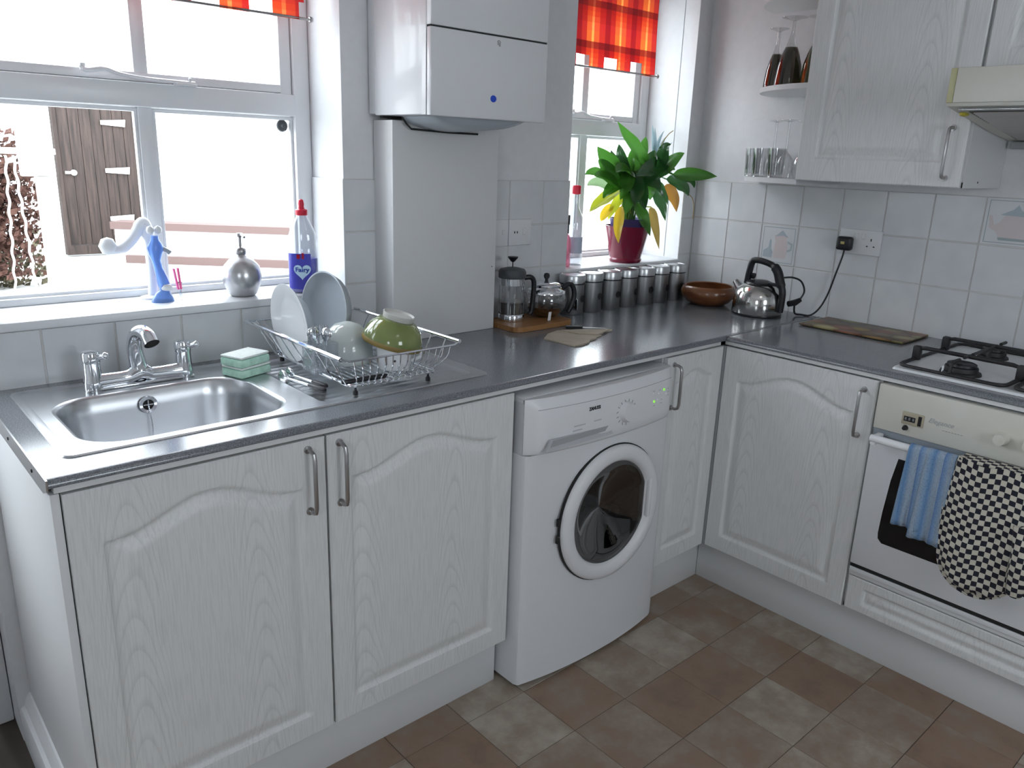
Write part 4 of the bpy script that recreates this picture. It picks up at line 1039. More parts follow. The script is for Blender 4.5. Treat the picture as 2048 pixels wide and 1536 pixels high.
def plate(label, x0, x1, z0, z1, kind):
    t = thing('wall_switch', label, 'switch', ((x0+x1)/2, 0, (z0+z1)/2)); LX = local(t)
    def a(nm, mb, m): o = mb.build(nm, m, t); o.data.transform(LX); return o
    a('faceplate', MB().box(x0, x1, -.0135, -.004, z0, z1, r=.003), M['white_plastic'])
    xc, zc = (x0+x1)/2, (z0+z1)/2
    if kind: a('rocker', MB().box(xc+.010, xc+.024, -.0165, -.012, zc-.008, zc+.014, r=.002), M['white_plastic']); a('pin_hole', MB().box(xc-.028, xc-.024, -.0139, -.013, zc-.003, zc+.004).box(xc-.016, xc-.012, -.0139, -.013, zc-.003, zc+.004), M['dark'])
    else: a('rocker', MB().box(xc+.014, xc+.028, -.0165, -.012, zc-.006, zc+.010, r=.002), M['white_plastic'])
plate('white wall switch plate beside the boxed pipes, left of a matching plate', -1.122, -1.036, 1.148, 1.234, 0)
plate('white wall plate with small rocker, right-hand one of two above the cafetiere', -1.033, -.932, 1.148, 1.234, 1)

# ---------------------------------------------------------------- boxed pipe casing and boiler
t = thing('pipe_casing', 'tall white boxed-in pipe casing below the boiler', 'pipe casing', (-1.354, -.045, .9)); LX = local(t)
for xa in (-1.543, -1.181): o = MB().box(xa, xa+.016, -.087, -.003, .9005, 1.519, r=.001).build('side_panel', M['carcass'], t); o.data.transform(LX)
o = MB().box(-1.544, -1.164, -.100, -.0872, .9005, 1.519, r=.0015).build('front_panel', M['carcass'], t); o.data.transform(LX)
MB().lathe([(0, .001), (.002, .001), (.0025, 0)], n=8, mx=T(-1.178, -.1001, 1.10) @ RX(PI/2)).build('screw', M['chrome'], t).data.transform(LX)
t = thing('boiler', 'white wall-hung gas boiler with a blue badge', 'boiler', (-1.362, -.15, 1.53)); LX = local(t)
BX0, BX1, BY = -1.560, -1.164, -.297; ZB = 1.530; ZT = 2.22
mb = MB().box(BX0+.004, BX1-.004, -.036, -.002, ZB+.004, ZT, r=.003)
ov_('back_frame', mb, M['white_metal'])
ov_('casing', MB().box(BX0, BX1, -.278, -.038, ZB, ZT, r=.004), M['white_metal'])
ov_('upper_front', MB().box(BX0, BX1, BY, -.2785, 1.738, ZT, r=.003), M['white_metal'])
# hinged lower flap with chamfered top-left corner wrapping the side
fl_ = ov_('flap', MB().box(BX0-.001, BX1+.001, BY-.001, -.280, ZB-.002, 1.7345, r=.004), M['white_metal'])
ov_('flap_side', MB().prism([(-.279, ZB), (-.262, ZB), (-.262, 1.708), (-.279, 1.732)], 0, .0015, mx=Matrix(((0, 0, -1, BX0), (1, 0, 0, 0), (0, 1, 0, 0), (0, 0, 0, 1)))), M['white_metal'], fl_, smooth=0)
ov_('seam', MB().box(BX0+.001, BX1-.001, BY+.003, -.279, 1.7340, 1.7385), M['dark'])
ov_('side_seam', MB().box(BX0-.0004, BX0+.001, -.263, -.2605, ZB, 1.709), M['print_grey'])
ov_('badge', MB().lathe([(0, .0022), (.009, .002), (.0105, 0)], n=20, mx=T(-1.356, BY-.001, 1.580) @ RX(PI/2) @ Matrix.Diagonal((1, .85, 1, 1))), M['print_blue'], fl_)
ov_('emblem', MB().box(-1.347, -1.343, BY-.0022, BY-.001, 1.713, 1.722).box(-1.341, -1.337, BY-.0022, BY-.001, 1.710, 1.719).tube([(-1.348, BY-.0018, 1.722), (-1.342, BY-.0018, 1.725), (-1.336, BY-.0018, 1.720)], .001, 5), M['print_grey'], fl_)
# pipe tray under the boiler
v = []; n = 16
for j, (yy, dz) in enumerate([(-.262, 0), (-.255, .018), (-.235, .028), (-.11, .034)]):
    for i in range(n+1):
        u = i/n; k_ = math.sin(PI*min(1, max(0, u)))**.5 if 0 < u < 1 else 0; v.append((BX0+.040+(.315)*u, yy, ZB-.001-dz*k_))
ov_('pipe_cover', MB().add(v, [(j*(n+1)+i, j*(n+1)+i+1, (j+1)*(n+1)+i+1, (j+1)*(n+1)+i) for j in range(3) for i in range(n)]), M['ceramic_grey'], smooth=60)
ov_('cover_edge', MB().tube([(BX0+.035, -.12, ZB-.004), (BX0+.05, -.115, ZB-.018), (BX0+.07, -.112, ZB-.032), (BX0+.20, -.108, ZB-.036), (BX0+.31, -.105, ZB-.036)], .0028, 6), M['dark'])
ov_('valve', MB().box(BX1-.09, BX1-.055, -.20, -.17, ZB-.012, ZB-.001, r=.003), M['print_grey'])
ov_('bracket', MB().box(BX0+.012, BX0+.085, -.06, -.045, ZB-.006, ZB+.001), M['dark'])

# ---------------------------------------------------------------- wall cabinets, shelves, hood
UB, UT = 1.392, 2.20; UX = -.302
t = thing('wall_cabinet', 'white woodgrain wall cabinet on the right wall beside the glass shelves', 'wall cabinet')
door(t, (UX, -.612, UB), .503, UT-UB-.10, RZN, M['door_y'], .462, .163, rise=.055, mt=.06, mx_=.06, mb_=.07, hlen=.137)
MB().box(UX+.001, -.002, -1.1185, -.609, UB, UB+.016).box(UX+.001, -.002, -.622, -.608, UB, UT).box(UX+.001, -.002, -1.119, -1.104, UB, UT).box(-.012, -.002, -1.11, -.61, UB, UT).box(UX+.001, -.002, -1.1185, -.609, UT-.016, UT).build('carcass', M['carcass'], t, smooth=0)
MB().lathe([(0, .0015), (.003, .001), (.0035, 0)], n=8, mx=T(-.19, -1.1188, 1.408) @ RX(PI/2)).build('screw', M['dark'], t)
t = thing('bridging_cabinet', 'white woodgrain wall cabinet above the cooker hood', 'wall cabinet')
door(t, (UX, -1.124, 1.702), .590, UT-1.802, RZN, M['door_y'], .3, .06, rise=.04, mt=.05, handle=False)
MB().box(UX+.001, -.002, -1.716, -1.122, 1.70, UT).build('carcass', M['carcass'], t, smooth=0)
# quadrant shelves
def shelf(label, z, a_=.335):
    t = thing('end_shelf', label, 'shelf', (0, -.6075, z), 0, 'rounded end shelves beside the wall cabinet')
    P = [(0-.002, 0)]+[(-.298*math.cos(PI/2*k/24)-.002, a_*math.sin(PI/2*k/24)) for k in range(25)]
    MB().prism(P, 0, .016).build('board', M['white_plastic'], t, smooth=30)
shelf('lowest rounded white end shelf holding clear stemmed glasses and tumblers', 1.378)
shelf('middle rounded white end shelf holding dark upturned glasses', 1.678, .31)
shelf('top rounded white end shelf, empty from below', 1.965)
# hood
t = thing('cooker_hood', 'yellowed cream cooker hood above the hob', 'cooker hood', (-.26, -1.42, 1.6)); LX = local(t)
def hoodbody():
    mb = MB(); xf = -.520; ya, yb = -1.121, -1.716
    for (a, b) in ((ya, yb),):
        P = [(-.002, 1.70), (xf+.012, 1.692), (xf+.004, 1.68), (xf, 1.604), (xf+.004, 1.598), (-.20, 1.552), (-.002, 1.530)]
        v = [(x, y, z) for y in (a, b) for x, z in P]; n = len(P)
        mb.add(v, [(i, (i+1) % n, n+(i+1) % n, n+i) for i in range(n)]+[tuple(range(n)), tuple(range(n, 2*n))])
    return mb
ov_('body', hoodbody(), M['cream'], smooth=20)
ov_('visor', MB().box(-.527, -.5195, -1.716, -1.136, 1.606, 1.690, r=.002), M['cream'])
ov_('side_trim', MB().box(-.524, -.5185, -1.135, -1.119, 1.606, 1.690, r=.002), M['cream_side'])
mb = MB()
def under(x): return 1.598-(x+.516)*.145 if x < -.20 else 1.552-(x+.2)*.11
for k in range(26):
    x = -.45+.0155*k; mb.tube([(x, -1.165, under(x)-.003), (x, -1.67, under(x)-.003)], .0035, 5)
ov_('grille', mb, M['nickel'])
ov_('filter_mesh', MB().add([(-.465, -1.155, under(-.465)-.002), (-.465, -1.68, under(-.465)-.002), (-.06, -1.68, under(-.06)-.002), (-.06, -1.155, under(-.06)-.002)], [(0, 1, 2, 3)]), mat('greasy_filter', (.12, .11, .085), .6), smooth=0)
ov_('light_lens', MB().box(-.505, -.475, -1.70, -1.145, 1.588, 1.594, r=.002), M['clear_plastic'])
ov_('grease_drip', MB().lathe([(0, -.006), (.010, -.003), (.012, .004), (0, .006)], (-.43, -1.135, 1.583), 10, sx=1.4), mat('yellow_grease', (.45, .38, .03), .4))
ov_('rear_channel', MB().box(-.03, -.003, -1.70, -1.135, 1.508, 1.528, r=.002), M['print_grey'])

# glasses
def wine(prof_, m, label, x, y, z, s=1, group=None, name='wine_glass', cat='glass'):
    t = thing(name, label, cat, (x, y, z), 0, group)
    return t
def stem_glass(label, x, y, z, h, rb, rf, group, m, bowl_h):
    t = thing('wine_glass', label, 'glass', (x, y, z), 0, group)
    # upturned: rim on the shelf, foot on top
    zs = bowl_h
    MB().lathe([(rb*.80, .0005), (rb*.93, zs*.22), (rb, zs*.5), (rb*.86, zs*.75), (rb*.45, zs*.93), (.008, zs*1.0), (.004, zs*1.05)], n=24).build('bowl', m, t, smooth=80)
    MB().lathe([(.0045, zs*1.0), (.0035, (zs+h)/2), (.0045, h-.006)], n=12).build('stem', M['glass'], t, smooth=80)
    MB().lathe([(.0045, h-.008), (rf*.5, h-.004), (rf, h-.0015), (rf, h), (0, h)], n=24).build('foot', M['glass'], t, smooth=50)
G1 = 'clear stemmed glasses upturned on the lowest end shelf'
stem_glass('clear wine glass upturned on the lowest end shelf, nearest the window', -.12, -.405, 1.3943, .195, .030, .030, G1, M['glass'], .085)
stem_glass('clear wine glass upturned on the lowest end shelf, second from the window', -.145, -.468, 1.3943, .195, .030, .031, G1, M['glass'], .085)
stem_glass('clear wine glass upturned on the lowest end shelf, against the cabinet side', -.15, -.535, 1.3943, .19, .030, .031, G1, M['glass'], .085)
def tumbler(label, x, y, h=.098, r=.030):
    t = thing('tumbler', label, 'glass', (x, y, 1.3943), 0, 'clear tumblers on the lowest end shelf')
    MB().lathe([(0, .004), (r*.80, .004), (r*.84, .0005), (r*.86, .006), (r, h), (r-.002, h), (r*.80, .010), (0, .010)], n=24).build('glass_wall', M['glass'], t, smooth=40)
tumbler('clear tumbler standing at the window end of the lowest end shelf', -.135, -.335)
tumbler('clear tumbler in front of the upturned wine glasses, second on the lowest end shelf', -.215, -.415)
tumbler('clear tumbler third along the front of the lowest end shelf', -.235, -.487)
tumbler('clear tumbler at the back of the lowest end shelf against the wall', -.055, -.375)
G2 = 'dark upturned goblets on the middle end shelf'
def goblet(label, x, y, h, r, m):
    t = thing('goblet', label, 'glass', (x, y, 1.6943), 0, G2)
    MB().lathe([(r, .0005), (r*.97, h*.12), (r*.85, h*.32), (r*.62, h*.48), (r*.42, h*.58)], n=26).build('tinted_bowl', m, t, smooth=80)
    MB().lathe([(r*.42, h*.58), (r*.28, h*.66), (.006, h*.80), (.005, h-.01)], n=18).build('stem', M['glass'], t, smooth=80)
    MB().lathe([(.005, h-.012), (r*.5, h-.005), (r*.9, h-.001), (r*.9, h), (0, h)], n=24).build('foot', M['glass'], t, smooth=50)
M['glass_olive'] = thin_glass('olive_glass', (.28, .26, .06), .08, diff=.2, dcol=(.10, .10, .02))
goblet('dark smoked goblet upturned at the window end of the middle end shelf', -.115, -.368, .200, .036, M['glass_dark'])
goblet('tallest dark smoked goblet upturned in the middle of the middle end shelf', -.150, -.442, .225, .047, M['glass_dark'])
goblet('olive tinted goblet upturned next to the wall cabinet', -.150, -.535, .220, .043, M['glass_olive'])

# ---------------------------------------------------------------- kettle, plug, cord
t = thing('kettle', 'stainless steel corded kettle with a black handle in the worktop corner', 'kettle', (-.165, -.440, .9), -.02)
MB().lathe([(.088, .006), (.090, .010), (.089, .05), (.084, .082), (.068, .104), (.045, .114), (0, .116)], n=40).build('body', M['kettle_steel'], t, smooth=60)
MB().lathe([(0, 0), (.089, 0), (.091, .004), (.090, .009), (.086, .010)], n=40).build('base', M['black'], t)
MB().lathe([(.050, .113), (.046, .120), (.030, .126), (0, .128)], n=28).build('lid', M['black'], t)
MB().lathe([(0, .150), (.009, .148), (.010, .140), (.006, .128)], (0, .030, 0), 14).build('lid_knob', M['black'], t)
MB().tube([(0, .060, .070), (0, .090, .096), (0, .104, .110)], [.022, .015, .011], 16).build('spout', M['brushed'], t, smooth=60)
hp = spline([(0, .054, .108), (0, .049, .150), (0, .042, .186), (0, .028, .197), (0, -.010, .195), (0, -.048, .184), (0, -.068, .165), (0, -.082, .130), (0, -.096, .098), (0, -.097, .06), (0, -.095, .022)], 5)
MB().tube(hp, [.012]*14+[.0115]*12+[.0165]*12+[.0125]*(len(hp)-38), 12, flat=1.0).build('handle', M['black'], t, smooth=60)
MB().box(-.010, .010, -.100, .05, .112, .124, r=.005).build('handle_base', M['black'], t)
t = thing('power_cord', 'black kettle cord running from the wall plug to the kettle', 'cord', (-.06, -.56, .9)); LX = local(t)
cd = spline([(-.022, -.672, 1.158), (-.022, -.668, 1.13), (-.024, -.655, 1.07), (-.022, -.635, .99), (-.025, -.612, .935), (-.032, -.585, .9055), (-.050, -.560, .905), (-.075, -.545, .911), (-.10, -.553, .955), (-.104, -.556, .962)], 8)
ov_('lower_cord', MB().tube(cd, .0034, 8), M['black'])
cd2 = spline([(-.150, -.520, 1.045), (-.130, -.548, 1.048), (-.105, -.570, 1.035), (-.092, -.580, 1.00), (-.100, -.572, .968)], 8)
ov_('upper_loop', MB().tube(cd2, .0034, 8), M['black'])
ov_('connector', MB().tube([(-.135, -.548, .952), (-.112, -.560, .956), (-.095, -.572, .968)], [.011, .012, .008], 10), M['black'])
t = thing('mains_plug', 'black three-pin plug in the double wall socket', 'plug', (-.0140, -.672, 1.180)); LX = local(t)
ov_('plug_body', MB().box(-.042, -.0137, -.700, -.645, 1.155, 1.203, r=.009, seg=3), M['black'])
ov_('rating_label', MB().box(-.0425, -.0416, -.678, -.664, 1.177, 1.186), mat('gold_label', (.45, .38, .15), .4), smooth=0)
t = thing('wooden_bowl', 'dark turned wooden bowl behind the kettle', 'bowl', (-.150, -.212, .9))
MB().lathe([(0, .0), (.060, 0), (.083, .012), (.104, .036), (.107, .052), (.100, .070), (.092, .075), (.088, .072), (.094, .054), (.092, .035), (.06, .012), (0, .010)], n=44).build('turned_bowl', M['wood_bowl'], t, smooth=60)

# ---------------------------------------------------------------- canisters
GC = 'steel storage canisters in a row under the plant window'
labs = ['half hidden behind the teapot handle, first from the left', 'second from the left in the row under the plant window', 'third from the left in the row under the plant window',
        'with a bright glint, fourth from the left in the row', 'fifth from the left in the row under the plant window', 'sixth from the left in the row under the plant window', 'at the right end of the row beside the wooden bowl']
first = None
for k, x in enumerate([-.765, -.668, -.570, -.472, -.376, -.280, -.178]):
    if first is None:
        t = thing('canister', '', 'canister', (x, -.058, .9), 0, GC); first = t
        MB().lathe([(0, 0), (.0425, 0), (.044, .003), (.044, .111), (.041, .113)], n=32).build('body', M['can_steel'], t, smooth=40)
        MB().lathe([(.0445, .111), (.0465, .113), (.0468, .137), (.045, .141), (.038, .142), (.036, .140), (0, .140)], n=32).build('lid', M['can_lid'], t, smooth=40)
        MB().lathe([(.0443, .108), (.0462, .1085), (.0462, .1128), (.0443, .1135)], n=32).build('band', M['black'], t, smooth=40)
        MB().lathe([(0, .0012), (.0115, .0012), (.0125, 0)], n=20, mx=T(.012, -.0437, .058) @ RZ(.27) @ RX(PI/2)).build('disc_label', M['black'], t)
    else:
        t = copy_tree(first, loc=(x, -.058+(.002 if k % 2 else -.002), .9), rz=random.uniform(-.25, .25))
    t['label'] = 'steel storage canister '+labs[k]

# ---------------------------------------------------------------- bamboo board, cafetiere, teapot
t = thing('serving_board', 'brown wooden board under the cafetiere and teapot', 'board', (-1.025, -.118, .9))
P = rrect(-.130, .130, -.086, .082, .03, 6)
MB().prism(P, .001, .017).build('board_top', M['board'], t, smooth=30)
for sx in (-1, 1):
    for sy in (-1, 1): MB().lathe([(0, 0), (.008, 0), (.008, .0012), (0, .0012)], (sx*.10, sy*.06, 0), 8).build('foot', M['rubber'], t)
t = thing('cafetiere', 'glass cafetiere with a black handle and plunger against the boxed pipes', 'cafetiere', (-1.085, -.095, .9172), 0)
MB().lathe([(.0395, .010), (.0395, .150), (.0415, .156)], n=32).build('glass_beaker', M['glass'], t, smooth=60)
MB().lathe([(0, .0), (.042, .0), (.043, .004), (.043, .022), (.0415, .024), (.0415, .018), (0, .018)], n=32).build('base_frame', M['chrome'], t, smooth=40)
mb = MB().lathe([(.0405, .118), (.0415, .118), (.0415, .140), (.0405, .140)], n=32)
for k in range(4): a = .6+k*PI/2; mb.box(-.004, .004, .0405, .0425, .02, .12, mx=RZ(a))
mb.build('metal_band', M['chrome'], t, smooth=40)
lid = MB().lathe([(.044, .140), (.045, .143), (.045, .160), (.040, .168), (.02, .173), (0, .174)], n=32).build('lid', M['rubber'], t, smooth=40)
MB().lathe([(.0018, .172), (.0018, .190), (.006, .192), (.016, .204), (.017, .208), (0, .209)], n=20).build('plunger_knob', M['black'], lid, smooth=50)
MB().lathe([(0, .060), (.037, .060), (.038, .064), (0, .066)], n=28).build('filter_disc', M['brushed'], t)
MB().lathe([(0, .0185), (.0385, .0185), (.0385, .058), (0, .058)], n=28).build('cold_coffee', mat('grey_murky_water', (.03, .03, .03), .2), t, smooth=40)
hp = spline([(.038, -.012, .138), (.060, -.022, .140), (.072, -.026, .125), (.072, -.026, .080), (.068, -.025, .030), (.060, -.022, .018)], 6)
MB().tube(hp, .0085, 10).build('handle', M['black'], t, smooth=60)
t = thing('glass_teapot', 'round glass teapot with a metal lid and black knob on the board', 'teapot', (-.940, -.106, .9172))
MB().lathe([(.030, .002), (.050, .012), (.068, .035), (.073, .058), (.066, .082), (.050, .098), (.045, .104)], n=40).build('glass_body', M['glass'], t, smooth=70)
MB().lathe([(.0, .001), (.030, .001), (.048, .012), (.064, .033), (.0655, .036), (0, .036)], n=36).build('tea', mat('dark_tea', (.035, .015, .005), .15), t, smooth=40)
MB().lathe([(.060, .0800), (.067, .0815), (.066, .090), (.050, .1015), (.0505, .106)], n=40).build('collar', M['chrome'], t, smooth=60)
lid = MB().lathe([(.050, .104), (.049, .110), (.032, .118), (.010, .121), (0, .121)], n=32).build('lid', M['chrome'], t, smooth=60)
MB().lathe([(.006, .120), (.005, .126), (.009, .131), (.0105, .138), (.008, .145), (0, .147)], n=18).build('lid_knob', M['black'], lid, smooth=60)
MB().lathe([(.026, .10), (.026, .03), (.02, .024), (0, .024)], n=24).build('infuser', M['brushed'], t, smooth=60)
hp = spline([(.060, -.014, .090), (.088, -.018, .106), (.108, -.022, .092), (.112, -.024, .060), (.100, -.022, .025), (.088, -.02, .008)], 6)
MB().tube(hp, .0088, 10).build('handle', M['black'], t, smooth=60)
MB().box(.118, .122, -.035, -.015, .01, .05, r=.001).build('handle_trim', M['chrome'], t)
MB().tube([(-.058, .012, .05), (-.078, .016, .072), (-.092, .018, .098)], [.013, .009, .0075], 12, cap=False).build('spout', M['glass'], t, smooth=60)
t = thing('tea_tag', 'white paper tag hanging in front of the glass teapot', 'tag', (-.985, -.172, .9175))
MB().box(-.006, .006, -.0006, .0006, .0006, .030, mx=RX(.12)).build('tag_paper', M['ceramic'], t, smooth=0)

# paper bag and dark pen-like stick
t = thing('paper_bag', 'torn flat brown paper bag on the worktop', 'paper bag', (-1.0, -.34, .9))
LX = local(t)
P = [(-1.139, -.310), (-1.085, -.272), (-1.022, -.250), (-.94, -.288), (-.856, -.335), (-.868, -.348), (-.905, -.345), (-.925, -.358), (-.948, -.362), (-.952, -.378), (-.985, -.385), (-1.0, -.400), (-1.035, -.405), (-1.06, -.425), (-1.10, -.434), (-1.129, -.433), (-1.134, -.37)]
def bagmesh(P, z0, z1, amp, seed):
    n = len(P); c = (sum(p[0] for p in P)/n, sum(p[1] for p in P)/n); v = []; rings = 6
    for r in range(rings+1):
        k_ = 1-r/rings
        for a, b in P:
            x, y = c[0]+(a-c[0])*k_, c[1]+(b-c[1])*k_; v.append((x, y, z1+amp*noise.noise((x*18+seed, y*18, 0))))
    f = [(r*n+i, r*n+(i+1) % n, (r+1)*n+(i+1) % n, (r+1)*n+i) for r in range(rings) for i in range(n)]
    o = len(v); v += [(a, b, z0) for a, b in P]; f += [(i, (i+1) % n, o+(i+1) % n, o+i) for i in range(n)]
    return v, f
v, f = bagmesh(P, .9006, .9048, .003, 0); ov_('bag_sheet', MB().add(v, f), M['paper'], smooth=50)
P2 = [(-1.02, -.262), (-.93, -.305), (-.872, -.338), (-.90, -.352), (-.965, -.372), (-1.01, -.33)]
v, f = bagmesh(P2, .9052, .9075, .002, 5); ov_('folded_flap', MB().add(v, f), M['paper'], smooth=50)
t = thing('bread_knife', 'dark handled knife lying behind the paper bag', 'knife', (-.92, -.283, .9)); LX = local(t)
ov_('handle', MB().tube([(-.972, -.238, .907), (-.93, -.274, .907)], [.006, .0055], 8), M['black'])
ov_('blade', MB().prism([(0, -.007), (.075, -.006), (.085, .0), (0, .007)], -.0006, .0006, mx=T(-.932, -.272, .907) @ RZ(-.72)), M['nickel'], smooth=0)

# ---------------------------------------------------------------- window-board objects by the sink
t = thing('soap_dispenser', 'round brushed steel soap dispenser with a pump on the sink window board', 'soap dispenser', (-1.920, .060, SILL))
MB().lathe([(0, 0), (.030, 0), (.036, .006), (.049, .034), (.0515, .056), (.046, .080), (.032, .096), (.018, .104), (.013, .108), (.012, .112)], n=36).build('body', M['brushed'], t, smooth=60)
MB().lathe([(.0125, .110), (.0145, .112), (.0145, .124), (.009, .129), (.004, .131), (.004, .155), (.008, .157), (.008, .166), (0, .167)], n=20).build('pump', M['nickel'], t, smooth=50)
MB().tube([(0, 0, .162), (0, -.018, .162), (0, -.03, .158)], .0035, 8).build('nozzle', M['nickel'], t)
t = thing('washing_up_bottle', 'clear bottle of blue washing-up liquid with a red cap on the sink window board', 'bottle', (-1.757, .026, SILL), -.60)
# hidden: oval section bottle
def ovl(prof_, sx, sy, m, nm, par, sm=60): return MB().lathe(prof_, n=32, sx=sx, sy=sy).build(nm, m, par, smooth=sm)
ovl([(0, .0), (.036, .0), (.040, .006), (.0405, .09), (.039, .12), (.037, .135), (.040, .152), (.030, .178), (.016, .205), (.013, .214)], 1, .68, M['clear_plastic'], 'bottle_wall', t)
ovl([(0, .003), (.035, .003), (.0385, .008), (.039, .096), (0, .096)], 1, .66, M['blue_liquid'], 'liquid', t, 40)
cap = MB().lathe([(.016, .212), (.0165, .215), (.0165, .226), (.009, .229), (.0075, .234), (.0085, .242), (.0065, .252), (0, .255)], n=20).build('cap', M['red_cap'], t, smooth=45)
# label: curved patch on front with heart and name
v = []; n = 14
for j in range(2):
    for i in range(n+1):
        a = -PI/2-1.15+1.75*i/n; v.append((.0415*math.cos(a), .0285*math.sin(a), .012+.098*j))
lb = MB().add(v, [(i, i+1, n+2+i, n+1+i) for i in range(n)]).build('label', mat('blue_label', (.05, .05, .42), .35), t, smooth=80)
def wrap(o, off):   # bend flat geometry (x = width, z = height) onto the label surface
    for vt in o.data.vertices:
        a = -PI/2+(vt.co.x)/.036; vt.co = Vector(((.0415+off)*math.cos(a), (.0285+off)*math.sin(a), vt.co.z))
hp = []
for k in range(40):
    a = 2*PI*k/40; hp.append((16*math.sin(a)**3*.00128, (13*math.cos(a)-5*math.cos(2*a)-2*math.cos(3*a)-math.cos(4*a))*.00145))
hv = [(x, 0, z+.062) for x, z in hp]+[(0, 0, .058)]
h_ = MB().add(hv, [(i, (i+1) % 40, 40) for i in range(40)]).build('heart', mat('pale_blue_heart', (.55, .75, .92), .4), lb, smooth=0, recalc=False); wrap(h_, .0012)
tx = text('Fairy', .0165, .0001, 'lettering', M['print_blue'], lb, T(0, 0, .066) @ FRONT_Y, ext=.0004)
wrap(tx, .0020)
o = MB().box(-.012, -.004, -.0002, .0002, .096, .108).box(.000, .005, -.0002, .0002, .096, .112).build('red_flash', M['red_cap'], lb, smooth=0); wrap(o, .0008)

# blue figurine-shaped bottle and pale curved ornament
t = thing('blue_figurine', 'slim waisted translucent blue figurine with white knobs on top on the sink window board', 'figurine', (-2.128, .075, SILL))
def lobed(pts, n=20, m=None, nm='', sx=1):
    # pts: (dx, z, rx, ry)
    v = []
    for dx, z, rx, ry in pts:
        for k in range(n): a = 2*PI*k/n; v.append((dx+rx*math.cos(a), ry*math.sin(a), z))
    f = [(i*n+k, i*n+(k+1) % n, (i+1)*n+(k+1) % n, (i+1)*n+k) for i in range(len(pts)-1) for k in range(n)]
    f += [tuple(range(n)), tuple((len(pts)-1)*n+k for k in range(n))]
    return MB().add(v, f).build(nm, m, t, smooth=60)
lobed([(.004, 0, .028, .022), (.004, .008, .026, .020), (.006, .022, .018, .015), (.010, .032, .010, .010)], m=M['blue_glass'], nm='base')
lobed([(.010, .030, .010, .010), (.010, .042, .015, .012), (.006, .062, .0135, .011), (.000, .085, .0105, .010), (-.004, .105, .011, .010), (-.004, .122, .017, .013), (-.003, .136, .020, .014), (-.003, .146, .016, .012), (-.003, .156, .010, .009), (-.003, .166, .009, .008)], m=M['blue_glass'], nm='torso')
mb = MB()
for dx in (-.012, .007): mb.lathe([(0, -.011), (.0075, -.007), (.0095, 0), (.0075, .007), (0, .011)], (dx, 0, .180), 14)
mb.build('white_knob', M['white_cloud'], t, smooth=60)
MB().tube([(.012, 0, .135), (.024, -.004, .128), (.030, -.006, .122)], [.006, .005, .0065], 10).build('arm', M['ceramic_grey'], t, smooth=60)
MB().lathe([(0, 0), (.012, .004), (.014, .010), (.010, .018), (0, .020)], (.014, -.006, .026), 14).build('white_band', M['white_cloud'], t, smooth=60)
t = thing('curved_white_dipper', 'glaring white curved handle with a round knob left of the blue figurine', 'ornament', (-2.176, .137, SILL)); LX = local(t)
P = spline([(x+.014, .137, z) for x, z in ((-2.243, 1.192), (-2.235, 1.180), (-2.205, 1.182), (-2.178, 1.205), (-2.160, 1.232), (-2.148, 1.240), (-2.140, 1.200), (-2.138, 1.12), (-2.142, 1.055))], 6)
ov_('curved_handle', MB().tube(P, [.011]*4+[.012]*8+[.014]*12+[.016]*12+[.012]*(len(P)-36), 12), M['white_cloud'], smooth=60)
ov_('round_knob', MB().lathe([(0, -.022), (.014, -.017), (.021, 0), (.014, .017), (0, .022)], (-2.224, .137, 1.188), 18), M['white_cloud'], smooth=60)
ov_('foot', MB().lathe([(0, 0), (.03, 0), (.03, .004), (.012, .008), (.010, .02), (0, .02)], (-2.128, .137, SILL+.0005), 20), M['white_cloud'], smooth=50)
t = thing('clothes_peg', 'small pink peg just right of the blue figurine', 'peg', (-2.080, .075, SILL), 0)
mb = MB().box(-.006, -.002, -.005, .005, 0, .055, r=.001, mx=T(0, 0, .028) @ RY(-.14)).box(.001, .005, -.005, .005, 0, .055, r=.001, mx=T(0, 0, .028) @ RY(-.08)).build('peg_leg', M['pink'], t)
MB().tube([(-.006, 0, .045), (.006, 0, .045)], .003, 8).build('spring', M['nickel'], t)
MB().tube([(.002, 0, 0), (.001, 0, .030)], .0035, 8).build('stand', M['clear_plastic'], t)
# small grey dish in the corner of window board
t = thing('sill_dish', 'small flat grey dish in the right corner of the sink window board', 'dish', (-1.695, .075, SILL))
MB().lathe([(0, .001), (.020, .001), (.026, .006), (.024, .006), (.019, .003), (0, .003)], n=24).build('dish_body', M['ceramic_grey'], t)

# ---------------------------------------------------------------- dish rack and contents
t = thing('dish_rack', 'wire dish drainer rack with bright side rails on the sink drainer', 'dish rack', (-1.79, -.27, .9)); LX = local(t)
x0, x1, y0, y1 = -1.956, -1.630, -.520, -.030; zt = 1.0; bx0, bx1, by0, by1, zb = -1.915, -1.672, -.485, -.095, .924
for x in (x0, x1): ov_('side_rail', MB().tube([(x, y0, zt), (x, y1, zt)], .0052, 10), M['chrome'])
mb = MB(); r = .0017
fe = [(x0, y0, zt), (x0+.02, y0-.004, zt-.006), (x1-.02, y0-.004, zt-.006), (x1, y0, zt)]; mb.tube(fe, .0026, 8)
be = [(x0, y1, zt), (x0+.02, y1+.004, zt-.004), (x1-.02, y1+.004, zt-.004), (x1, y1, zt)]; mb.tube(be, .0026, 8)
br = [(a, b, zb) for a, b in rrect(bx0, bx1, by0, by1, .02, 4)]; mb.tube(br, .0024, 8, closed=True)
ov_('frame_wire', mb, M['chrome'])
nb = 14
